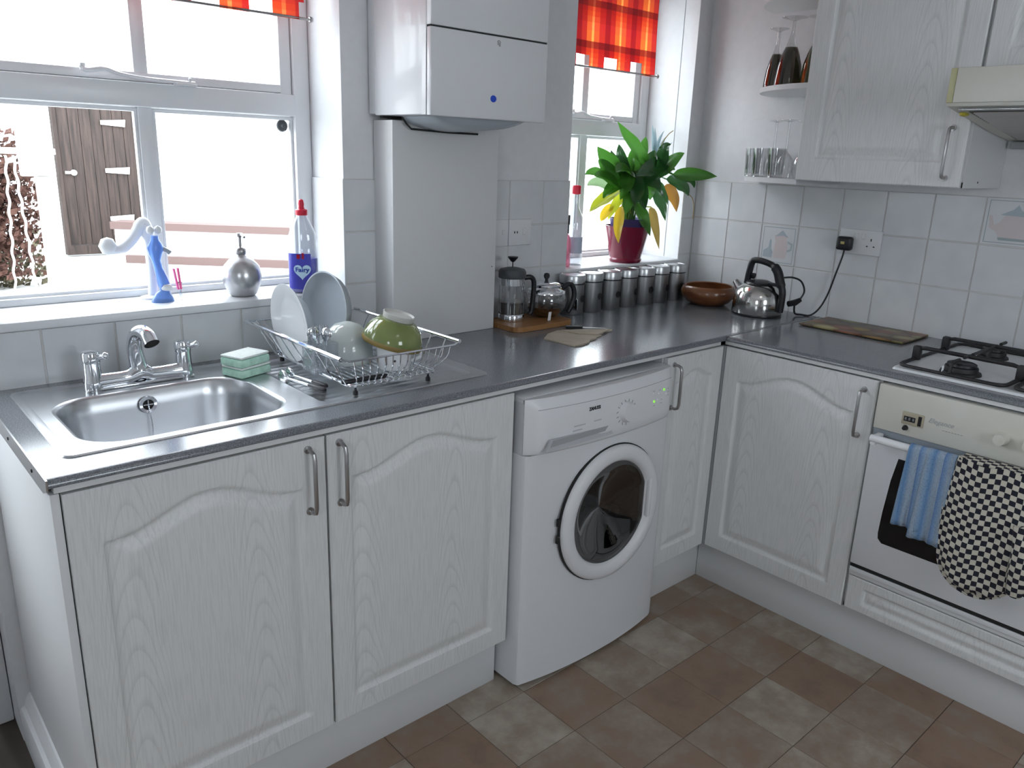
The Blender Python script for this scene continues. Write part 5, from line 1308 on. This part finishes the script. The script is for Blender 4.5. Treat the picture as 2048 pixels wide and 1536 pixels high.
for k in range(nb):
    x = bx0+.014+(bx1-bx0-.028)*k/(nb-1)
    u = k/(nb-1); xt = x0+.03+(x1-x0-.06)*u
    ov_('cross_wire', MB().tube(spline([(xt, y0-.004, zt-.006), (xt*.7+x*.3, y0+.002, .965), (x, by0-.006, .936), (x, by0+.010, zb-.003), (x, -.29, zb-.003), (x, by1-.010, zb-.003), (x, by1+.010, .936), (xt, y1+.003, zt-.004)], 4), r, 6), M['chrome'])
for k in range(7):
    y = -.465+.060*k
    for s, xa, xb in ((0, x0, bx0), (1, x1, bx1)):
        ov_('side_wire', MB().tube(spline([(xa, y, zt), (xa*.55+xb*.45, y-.003, .965), (xb, y-.006, zb)], 4), r, 6), M['chrome'])
for k in range(4):   # hairpin plate dividers
    y = -.15-.045*k
    ov_('plate_divider', MB().tube([(bx0+.015, y, zb), (bx0+.020, y-.01, zb+.055), (bx0+.028, y-.012, zb+.060), (bx0+.036, y-.01, zb+.055), (bx0+.040, y, zb)], r, 6), M['chrome'])
for sx in (bx0+.02, bx1-.02):
    for sy in (by0+.01, by1-.01): ov_('foot', MB().lathe([(0, 0), (.006, 0), (.006, .008), (.003, .012), (.003, .022)], (sx, sy, .8995), 10), M['black'])
def plate(label, cx, cy, R0, z0, rz, tilt, m, prof_, name='dinner_plate', cat='plate'):
    t = thing(name, label, cat, (cx, cy, z0))
    mx = RZ(rz) @ RY(tilt) @ T(0, 0, R0) @ RY(-PI/2)
    MB().lathe(prof_, n=48, mx=mx).build('plate_body', m, t, smooth=50)
    return t
pr = [(0, .0), (.060, .0), (.066, .002), (.096, .013), (.098, .0155), (.095, .0155), (.066, .006), (.058, .0045), (0, .0045)]
plate('white dinner plate standing upright at the window end of the dish rack', -1.897, -.200, .094, .9275, .0, -.06, M['ceramic'], pr)
pr2 = [(0, .0), (.070, .0), (.088, .008), (.098, .030), (.100, .033), (.096, .033), (.085, .012), (.068, .005), (0, .005)]
plate('large shallow grey-white bowl standing upright behind the white dinner plate', -1.775, -.150, .104, .9275, .12, .10, M['ceramic_grey'], pr2, 'shallow_bowl', 'bowl')
t = thing('small_plate', 'pale side plate leaning between the dinner plate and the large shallow bowl', 'plate', (-1.862, -.165, .9275))
MB().lathe([(0, 0), (.05, 0), (.072, .009), (.074, .012), (.070, .011), (.05, .004), (0, .004)], n=40, mx=RY(.02) @ T(0, 0, .074) @ RY(-PI/2)).build('plate_body', M['ceramic_grey'], t, smooth=50)
# green bowl upside down on mug
t = thing('green_bowl', 'green glazed bowl upside down on top of the white mug', 'bowl', (-1.733, -.378, .980))
mx = RY(.20) @ RX(.16) @ Matrix.Diagonal((.94, .94, .94, 1))
MB().lathe([(.078, .0), (.0805, .006), (.078, .022), (.068, .046), (.050, .064), (.040, .068), (.036, .066), (.048, .060), (.064, .043), (.073, .022), (.076, .001), (.078, .0)], n=48, mx=mx).build('bowl_wall', M['green_glaze'], t, smooth=60)
MB().lathe([(.038, .064), (.041, .070), (.043, .082), (.040, .083), (.036, .078), (0, .077)], n=36, mx=mx).build('foot_ring', M['foot_glaze'], t, smooth=40)
MB().lathe([(.0790, -.001), (.0812, .003), (.0808, .009), (.0795, .012)], n=48, mx=mx).build('rim_band', M['leaf_t'], t, smooth=50)
t = thing('mug', 'white mug with a black bar and dot under the green bowl', 'mug', (-1.742, -.402, .9255), 0)
MB().lathe([(0, 0), (.038, 0), (.041, .004), (.043, .054), (.041, .054), (.039, .006), (0, .005)], n=36).build('mug_wall', M['ceramic'], t, smooth=50)
a = math.atan2(-.72, -.68)
MB().tube(spline([(.040, -.012, .044), (.058, -.022, .044), (.062, -.026, .026), (.041, -.014, .014)], 5), .0055, 8).build('handle', M['ceramic'], t, smooth=50)
MB().box(-.0016, .0016, -.0012, .0004, .016, .038, mx=RZ(a+PI/2-.28) @ T(0, -.0425, 0)).build('bar_mark', M['print_black'], t, smooth=0)
MB().lathe([(0, .0012), (.0028, .001), (.003, 0)], n=12, mx=RZ(a+PI/2+.22) @ T(0, -.0422, .026) @ RX(PI/2)).build('dot_mark', M['print_black'], t)
# clear bowl and cutlery pot
t = thing('clear_bowl', 'clear plastic bowl upside down in the middle of the dish rack', 'bowl', (-1.798, -.272, .9265))
MB().lathe([(.064, .0), (.066, .004), (.063, .036), (.053, .068), (.034, .088), (.012, .096), (0, .096)], n=40, mx=RX(.05)).build('bowl_wall', M['milky'], t, smooth=70)
t = thing('cutlery_pot', 'clear cutlery pot full of upright cutlery in the dish rack', 'cutlery holder', (-1.902, -.328, .9265))
MB().prism(rrect(-.034, .034, -.030, .030, .006, 3), 0, .003).build('pot_base', M['clear_plastic'], t)
P = rrect(-.034, .034, -.030, .030, .006, 3); n = len(P)
MB().add([(a, b, z) for z in (.0, .068) for a, b in P], [(i, (i+1) % n, n+(i+1) % n, n+i) for i in range(n)]).build('pot_wall', M['clear_plastic'], t, smooth=40)
def fork(label, x, y, z, mx, kind, handle=None, name=None, group=None, hz=.10):
    """flat cutlery along +z: handle low, head high"""
    t = thing(name or kind, label, kind, (x, y, z), 0, group)
    mb = MB(); mb.tube([(0, 0, 0), (0, 0, .02), (0, 0, .08)], [.005, .0045, .0022], 8, flat=.35, mx=mx).build('handle', handle or M['chrome'], t, smooth=50)
    if kind == 'fork':
        mb = MB().tube([(0, 0, .08), (0, 0, .105), (0, 0, .118)], [.0022, .0045, .0105], 8, flat=.25, mx=mx)
        for k in range(4): mb.tube([(0, -.0088+.0058*k, .115), (0, -.0088+.0058*k, .150)], [.0017, .0010], 5, mx=mx)
        mb.build('tines', M['chrome'], t, smooth=50)
    elif kind == 'spoon':
        MB().tube([(0, 0, .08), (0, 0, .100), (0, 0, .110), (0, 0, .130), (0, 0, .145), (0, 0, .150)], [.0022, .004, .011, .0155, .010, .001], 12, flat=.28, mx=mx).build('spoon_bowl', M['chrome'], t, smooth=70)
    else:
        MB().tube([(0, 0, .08), (0, 0, .09), (0, 0, .17), (0, 0, .185)], [.0022, .009, .008, .001], 8, flat=.12, mx=mx).build('blade', M['chrome'], t, smooth=40)
    return t
cg = 'cutlery standing in the clear pot'
for k, (dx, dy, kd, rx, ry, dz) in enumerate([(-.018, -.012, 'fork', .10, -.08, -.045), (.004, -.016, 'spoon', .06, .05, -.052), (.018, .004, 'fork', -.05, .12, -.040), (-.010, .012, 'spoon', -.08, -.10, -.048), (.008, .014, 'fork', -.10, .03, -.038)]):
    z = .9305
    fork(['fork at the left front of the clear cutlery pot', 'spoon at the front of the clear cutlery pot', 'fork at the right side of the clear cutlery pot', 'spoon at the back left of the clear cutlery pot', 'fork at the back of the clear cutlery pot'][k], -1.902+dx, -.328+dy, z, RZ(.5*k) @ RX(rx*.6) @ RY(ry*.6) @ Matrix.Diagonal((1, 1, .68, 1)), kd, group=cg)
# loose spoons with black handle tips on the drainer
def loose(label, a, b, kind, hm, r=.0055, head=True):
    A, B = Vector(a), Vector(b); L_ = (B-A).length; d_ = (B-A)/L_
    t = thing(kind, label, kind, tuple(B))
    q = d_.to_track_quat('Z', 'Y').to_matrix().to_4x4()
    inv = T(0, 0, 0)
    mx = T(*(-(B-A))) @ q        # local z runs from A to B, B at origin
    s = MB().tube([(0, 0, L_*.22), (0, 0, L_*.7)], [.003, .0036], 8, mx=mx).build('shaft', M['chrome'], t, smooth=50)
    MB().tube([(0, 0, L_*.66), (0, 0, L_*.70), (0, 0, L_*.97), (0, 0, L_)], [.004, r, r*1.05, .003], 10, mx=mx).build('handle', hm, t, smooth=50)
    if head: MB().tube([(0, 0, L_*.24), (0, 0, L_*.17), (0, 0, L_*.08), (0, 0, 0)], [.004, .015, .018, .002], 14, flat=.30, mx=mx).build('spoon_bowl', M['chrome'], t, smooth=70)
    return t
loose('steel spoon with a black handle end lying nearest the sink bowl', (-1.978, -.255, .9080), (-1.946, -.430, .9080), 'spoon', M['black'])
loose('steel spoon with a black handle end lying second from the sink bowl', (-1.955, -.245, .9084), (-1.928, -.405, .9084), 'spoon', M['black'])
t = thing('paring_knife', 'black handled knife lying in the front of the dish rack', 'knife', (-1.90, -.462, .9290))
MB().tube([(-.022, .0, .001), (-.01, -.002, .001), (.085, -.006, .001), (.095, -.006, .001)], [.004, .006, .0065, .004], 10).build('handle', M['black'], t, smooth=50)
MB().prism([(.09, -.009), (.17, -.010), (.185, -.002), (.09, .001)], .0005, .0015).build('blade', M['brushed'], t, smooth=0)
# ---------------------------------------------------------------- peace lily in red pot
t = thing('potted_plant', 'peace lily with green and yellowing leaves in a raspberry red pot on the window board', 'plant', (-.372, .040, SILL)); LX = local(t)
pc = (-.372, .040)
ov_('pot', MB().lathe([(0, .001), (.060, .001), (.064, .006), (.066, .012), (.062, .018), (.088, .135), (.090, .140), (.086, .140), (.080, .120), (0, .118)], (*pc, SILL), 44), M['pot_red'], smooth=40)
ov_('inner_pot', MB().lathe([(.060, .11), (.070, .165), (.073, .168), (.069, .168), (.064, .150), (0, .150)], (pc[0], pc[1], SILL), 32), M['pot_inner'], smooth=40)
ov_('soil', MB().lathe([(0, .158), (.04, .157), (.066, .152)], (pc[0], pc[1], SILL), 24), M['soil'])
LV = [
((-0.493, 0.02, 1.569),(-0.394, 0.022, 1.487),(-0.279, 0.036, 1.419),.05,'g'),
((-0.571, 0.04, 1.479),(-0.521, 0.034, 1.429),(-0.42, 0.042, 1.369),.055,'g'),
((-0.638, 0.03, 1.379),(-0.583, 0.028, 1.386),(-0.468, 0.039, 1.358),.035,'g'),
((-0.592, 0.06, 1.339),(-0.554, 0.046, 1.35),(-0.455, 0.048, 1.328),.035,'l'),
((-0.635, 0.0, 1.25),(-0.56, 0.01, 1.284),(-0.447, 0.03, 1.325),.045,'y'),
((-0.533, -0.06, 1.14),(-0.5, -0.026, 1.198),(-0.447, 0.012, 1.268),.032,'o'),
((-0.545, 0.02, 1.212),(-0.531, 0.022, 1.235),(-0.469, 0.036, 1.274),.028,'o'),
((-0.431, 0.06, 1.492),(-0.423, 0.046, 1.431),(-0.381, 0.048, 1.339),.04,'d'),
((-0.263, 0.07, 1.524),(-0.3, 0.052, 1.471),(-0.328, 0.051, 1.377),.035,'g'),
((-0.426, -0.03, 1.379),(-0.32, -0.008, 1.405),(-0.176, 0.021, 1.437),.055,'d'),
((-0.219, -0.02, 1.499),(-0.236, -0.002, 1.474),(-0.211, 0.024, 1.398),.04,'d'),
((-0.142, -0.03, 1.469),(-0.185, -0.008, 1.438),(-0.212, 0.021, 1.379),.04,'g'),
((-0.008, -0.1, 1.384),(-0.081, -0.05, 1.389),(-0.164, 0.0, 1.388),.042,'g'),
((-0.099, -0.06, 1.337),(-0.091, -0.026, 1.367),(-0.141, 0.012, 1.384),.03,'d'),
((-0.117, -0.05, 1.306),(-0.131, -0.02, 1.343),(-0.186, 0.015, 1.368),.045,'d'),
((-0.159, -0.03, 1.243),(-0.168, -0.008, 1.304),(-0.193, 0.021, 1.337),.045,'b'),
((-0.238, -0.04, 1.21),(-0.255, -0.014, 1.282),(-0.279, 0.018, 1.341),.045,'d'),
((-0.364, -0.07, 1.16),(-0.364, -0.032, 1.217),(-0.367, 0.009, 1.28),.04,'g'),
((-0.276, -0.05, 1.104),(-0.278, -0.02, 1.19),(-0.266, 0.015, 1.261),.03,'t'),
((-0.574, 0.03, 1.432),(-0.536, 0.028, 1.408),(-0.433, 0.039, 1.347),.04,'g'),
((-0.472, 0.0, 1.291),(-0.431, 0.01, 1.341),(-0.397, 0.03, 1.399),.045,'g'),
((-0.485, 0.05, 1.469),(-0.463, 0.04, 1.42),(-0.397, 0.045, 1.351),.03,'d'),
((-0.382, 0.04, 1.472),(-0.377, 0.034, 1.418),(-0.347, 0.042, 1.343),.05,'g'),
((-0.251, 0.03, 1.476),(-0.278, 0.028, 1.429),(-0.301, 0.039, 1.353),.05,'d'),
((-0.153, 0.0, 1.404),(-0.211, 0.01, 1.41),(-0.273, 0.03, 1.363),.045,'d'),
((-0.545, 0.02, 1.294),(-0.502, 0.022, 1.33),(-0.42, 0.036, 1.351),.04,'g'),
((-0.509, 0.02, 1.216),(-0.478, 0.022, 1.267),(-0.41, 0.036, 1.316),.03,'y'),
((-0.382, -0.05, 1.256),(-0.369, -0.02, 1.306),(-0.358, 0.015, 1.36),.045,'d'),
((-0.472, -0.03, 1.238),(-0.434, -0.008, 1.283),(-0.389, 0.021, 1.341),.04,'g'),
((-0.314, -0.06, 1.33),(-0.318, -0.026, 1.362),(-0.34, 0.012, 1.378),.05,'d'),
((-0.528, -0.02, 1.39),(-0.469, -0.002, 1.399),(-0.372, 0.024, 1.37),.05,'g'),
((-0.208, -0.02, 1.27),(-0.233, -0.002, 1.323),(-0.274, 0.024, 1.36),.04,'d'),
((-0.623, 0.0, 1.376),(-0.558, 0.01, 1.37),(-0.442, 0.03, 1.337),.045,'g'),
((-0.307, -0.01, 1.29),(-0.307, 0.004, 1.33),(-0.32, 0.027, 1.371),.05,'g'),
((-0.437, -0.04, 1.275),(-0.399, -0.014, 1.319),(-0.368, 0.018, 1.382),.05,'d'),
]
rnd = random.Random(3)
def leafmesh(tip, mid, end, w, nrm):
    sp_ = bez(end, mid, tip, 14); v = []; n = len(sp_)
    for i, p in enumerate(sp_):
        u = i/(n-1); tg = (sp_[min(i+1, n-1)]-sp_[max(i-1, 0)]).normalized(); sd = tg.cross(nrm).normalized(); up = sd.cross(tg)
        hw = w/2*(math.sin(PI*min(1, u*1.02)**.70)**.72)*(1-.10*u) if 0 < u < 1 else .0006
        wv = .12*hw*math.sin(u*13+w*300)
        for s in (-1, -.5, 0, .5, 1): v.append(p+sd*hw*s+up*(abs(s)*hw*.38+wv*s*s))
    f = [(i*5+k, i*5+k+1, (i+1)*5+k+1, (i+1)*5+k) for i in range(n-1) for k in range(4)]
    return v, f
labd = {'y': 'yellow-green leaf', 'o': 'yellow leaf', 'b': 'orange-brown leaf', 't': 'withered tan leaf', 'l': 'pale green leaf'}
extra = []
for k in range(10):   # interior filler leaves
    a = rnd.uniform(0, 2*PI); r = rnd.uniform(.05, .12); h = rnd.uniform(1.30, 1.42)
    e = (pc[0]+.25*r*math.cos(a), pc[1]+.2*r*math.sin(a), h-.03); m_ = (pc[0]+.7*r*math.cos(a), pc[1]+.35*r*math.sin(a), h+.02)
    extra.append(((pc[0]+1.1*r*math.cos(a), min(.10, pc[1]+.5*r*math.sin(a)), h), m_, e, .045, 'd' if k % 2 else 'g'))
for tip, mid, end, w, c_ in LV+extra:
    nrm = Vector((-.6+rnd.uniform(-.35, .35), -.65+rnd.uniform(-.3, .3), .35+rnd.uniform(-.35, .45))).normalized()
    v, f = leafmesh(Vector(tip), Vector(mid), Vector(end), w*1.28, nrm)
    mb = MB().add(v, f); o = mb.build('leaf', M['leaf_'+c_], t, smooth=80, recalc=False); o.data.transform(LX)
    if c_ in labd: o['label'] = labd[c_]
    b0 = Vector((pc[0]+rnd.uniform(-.03, .03), pc[1]+rnd.uniform(-.02, .02), SILL+.150)); e = Vector(end)
    q = (b0+e)/2; q.z = max(q.z, e.z-.02)+.01; q.x = (b0.x*1.3+e.x*.7)/2
    ov_('leaf_stalk', MB().tube(bez(b0, q, e, 6), [.0022]*7, 6), M['leaf_g' if c_ in 'gdl' else 'leaf_y'])
for a, b, c_ in (((-.229, .07, 1.57), (-.213, .07, 1.50), (-.205, .06, 1.41)), ((-.154, .07, 1.551), (-.19, .07, 1.49), (-.21, .06, 1.41)), ((-.093, .07, 1.509), (-.15, .07, 1.47), (-.20, .06, 1.40)), ((-.20, .08, 1.56), (-.205, .07, 1.49), (-.22, .06, 1.40)), ((-.125, .08, 1.53), (-.17, .07, 1.48), (-.20, .06, 1.40))):
    v, f = leafmesh(Vector(a), Vector(b), Vector(c_), .018, Vector((-.6, -.7, .2)).normalized())
    o = MB().add(v, f).build('slender_leaf', M['leaf_p'], t, smooth=80, recalc=False); o.data.transform(LX); o['label'] = 'slender pale blue-grey leaf'
ov_('dry_tendril', MB().tube(spline([(-.172, .07, 1.43), (-.165, .07, 1.493), (-.127, .07, 1.537), (-.095, .07, 1.555)], 5), .0018, 6), M['leaf_t'])
ov_('dry_tendril', MB().tube(spline([(-.14, -.02, 1.33), (-.095, -.045, 1.305), (-.076, -.05, 1.27), (-.074, -.05, 1.215)], 5), .0016, 6), M['leaf_t'])
# bottle left of plant
t = thing('clear_bottle', 'tall clear bottle with a dark red cap beside the potted plant', 'bottle', (-.630, .075, SILL))
MB().lathe([(0, .0), (.031, 0), (.034, .004), (.034, .150), (.030, .175), (.015, .205), (.012, .215), (.012, .262)], n=30).build('glass_wall', M['clear_plastic'], t, smooth=60)
MB().lathe([(.013, .258), (.0165, .260), (.0165, .284), (.014, .290), (0, .291)], n=22).build('cap', M['red_cap'], t, smooth=45)
v = []; n = 10
for z in (.045, .105):
    for i in range(n+1): a = -PI*.95+1.7*i/n; v.append((.0346*math.cos(a), .0346*math.sin(a), z))
lb = MB().add(v, [(i, i+1, n+2+i, n+1+i) for i in range(n)]).build('label', mat('pale_blue_label', (.45, .50, .60), .5), t, smooth=80)
t = thing('trigger_spray', 'pink spray bottle with black trigger half hidden by the wall left of the potted plant', 'spray bottle', (-.705, .060, SILL))
MB().lathe([(0, 0), (.028, 0), (.031, .004), (.031, .08), (.027, .11), (.013, .125), (.012, .135)], n=26).build('bottle_wall', thin_glass('pink_liquid_plastic', (.85, .45, .55), .08, .1, .3, (.8, .3, .42)), t, smooth=60)
mb = MB().box(-.012, .026, -.010, .010, .150, .186, r=.004).box(.018, .026, -.006, .006, .118, .152, r=.003).lathe([(.014, .130), (.015, .150), (.012, .152)], n=18); mb.build('trigger_head', M['black'], t)

# ---------------------------------------------------------------- outside
gr = struct(MB().box(-14, 14, .45, 30, -.2, .22).build('ground', M['ground'], smooth=0), 'pale garden paving outside'); gr.name = 'ground'
t = thing('white_garden_building', 'white rendered building beyond the garden', 'building', (0, 8.4, .22)); LX = local(t)
ov_('rendered_wall', MB().box(.14, 9, 7.62, 8.4, .22, 2.9), M['render'], smooth=0); ov_('side_wall', MB().box(-9, -.70, 7.62, 8.4, .22, 2.9), M['render'], smooth=0); ov_('upper_wall', MB().box(-.70, .14, 7.62, 8.4, 1.98, 2.9), M['render'], smooth=0)
ov_('roof', MB().box(-9.2, 9.2, 7.55, 10, 2.9, 3.0), M['render'], smooth=0)
t = thing('garden_gate', 'weathered brown plank door with three pale strap hinges in the garden', 'gate', (-.275, 7.55, .22)); LX = local(t)
ov_('frame', MB().box(-.695, -.655, 7.50, 7.60, .24, 1.97).box(.10, .135, 7.50, 7.60, .24, 1.97).box(-.654, .099, 7.505, 7.595, .24, .34), M['gate'])
for k in range(7): x = -.652+k*.1073; ov_('plank', MB().box(x, x+.1045, 7.515+.004*(k % 2), 7.56, .345, 1.96, r=.004), M['gate'])
for z in (1.62, 1.125, .615): ov_('strap_hinge', MB().prism([(0, -.022), (.24, -.038), (.25, .038), (0, .022)], 0, .012, mx=T(-.235, 7.512, z) @ RX(PI/2)), M['rope'], smooth=0)
ov_('latch', MB().box(-.63, -.53, 7.49, 7.512, 1.085, 1.115, r=.004).lathe([(0, 0), (.03, 0), (.03, .02), (0, .024)], n=12, mx=T(-.55, 7.50, 1.1) @ RX(PI/2)), M['rope'])
t = thing('garden_post', 'pale timber post with two cross rails beside the garden door', 'post', (-1.33, 5.0, .22)); LX = local(t)
ov_('upright', MB().box(-1.402, -1.300, 4.95, 5.05, .22, 1.16, r=.01), M['rope']); ov_('upper_panel', MB().box(-1.50, -1.30, 4.96, 5.02, 1.16, 2.0, r=.01), M['render'])
ov_('rail', MB().box(-3.2, -1.26, 4.93, 4.96, 1.32, 1.365, r=.006), M['rope']); ov_('rail', MB().box(-1.48, -1.30, 4.93, 4.96, 1.165, 1.20, r=.006), M['rope'])
def bush(name, label, cx, cy, cz, rx, ry, rz, n, m, seed):
    r_ = random.Random(seed); mb = MB()
    for k in range(n):
        u = [r_.gauss(0, .5) for _ in range(3)]
        p = Vector((cx+rx*max(-1, min(1, u[0])), cy+ry*max(-1, min(1, u[1])), cz+rz*max(-1, min(1, u[2]))))
        s = r_.uniform(.02, .045); q = Vector((r_.gauss(0, 1), r_.gauss(0, 1), r_.gauss(0, 1))).normalized(); a = q.orthogonal().normalized()*s; b = q.cross(a).normalized()*s*.6
        mb.add([p-a, p+b+q*s*.2, p+a, p-b+q*s*.2], [(0, 1, 2, 3)])
    o = mb.build(name, m, smooth=0, recalc=False); return tag(o, label, 'bush', None, 'stuff')
bush('climbing_shrub', 'russet climbing shrub on the post at the left of the sink window', -1.66, 5.38, .93, .37, .15, .55, 2600, M['foliage_red'], 1)
bush('low_shrub', 'dark green low shrub at the foot of the garden post', -1.78, 5.80, .40, .48, .2, .28, 1800, M['foliage'], 2)
for k, (a, b, lab) in enumerate((((-1.597, 4.9, 1.31), (-1.655, 4.9, .29), 'left pale twisted cord hanging from the garden rail'), ((-1.549, 4.9, 1.31), (-1.509, 4.9, .28), 'right pale twisted cord hanging from the garden rail'))):
    A, B = Vector(a), Vector(b); t = thing('hanging_cord', lab, 'cord', b, 0, 'pale cords hanging from the garden rail'); LX = local(t)
    P = [A+(B-A)*i/40+Vector((.006*math.sin(i*1.1), .006*math.cos(i*1.1), 0)) for i in range(41)]; ov_('cord', MB().tube(P, .009, 6), M['rope'])
t = thing('garden_wall', 'low white garden wall with a brown-red coping', 'wall', (.4, 6.2, .22)); LX = local(t)
A, B = Vector((-.16, 6.9, 0)), Vector((.95, 5.75, 0)); 
A2, B2 = Vector((.20, 7.3, 0)), Vector((1.06, 5.7, 0))
dd = (B-A).normalized(); nn_ = Vector((-dd.y, dd.x, 0))
def wseg(A, B, th, z0, z1):
    d_ = (B-A).normalized(); n_ = Vector((-d_.y, d_.x, 0))*th/2
    P = [A-n_, B-n_, B+n_, A+n_]; return MB().prism([(p.x, p.y) for p in P], z0, z1)
ov_('wall_body', wseg(Vector((-.30, 7.0, 0)), Vector((1.9, 5.1, 0)), .2, .22, .56), M['render'], smooth=0)
ov_('coping', wseg(Vector((-.32, 7.02, 0)), Vector((1.9, 5.08, 0)), .26, .56, .635), M['coping'], smooth=0)
ov_('base_course', wseg(Vector((-.30, 6.82, 0)), Vector((1.8, 4.95, 0)), .06, .22, .30), M['coping'], smooth=0)
bpy.context.view_layer.update()
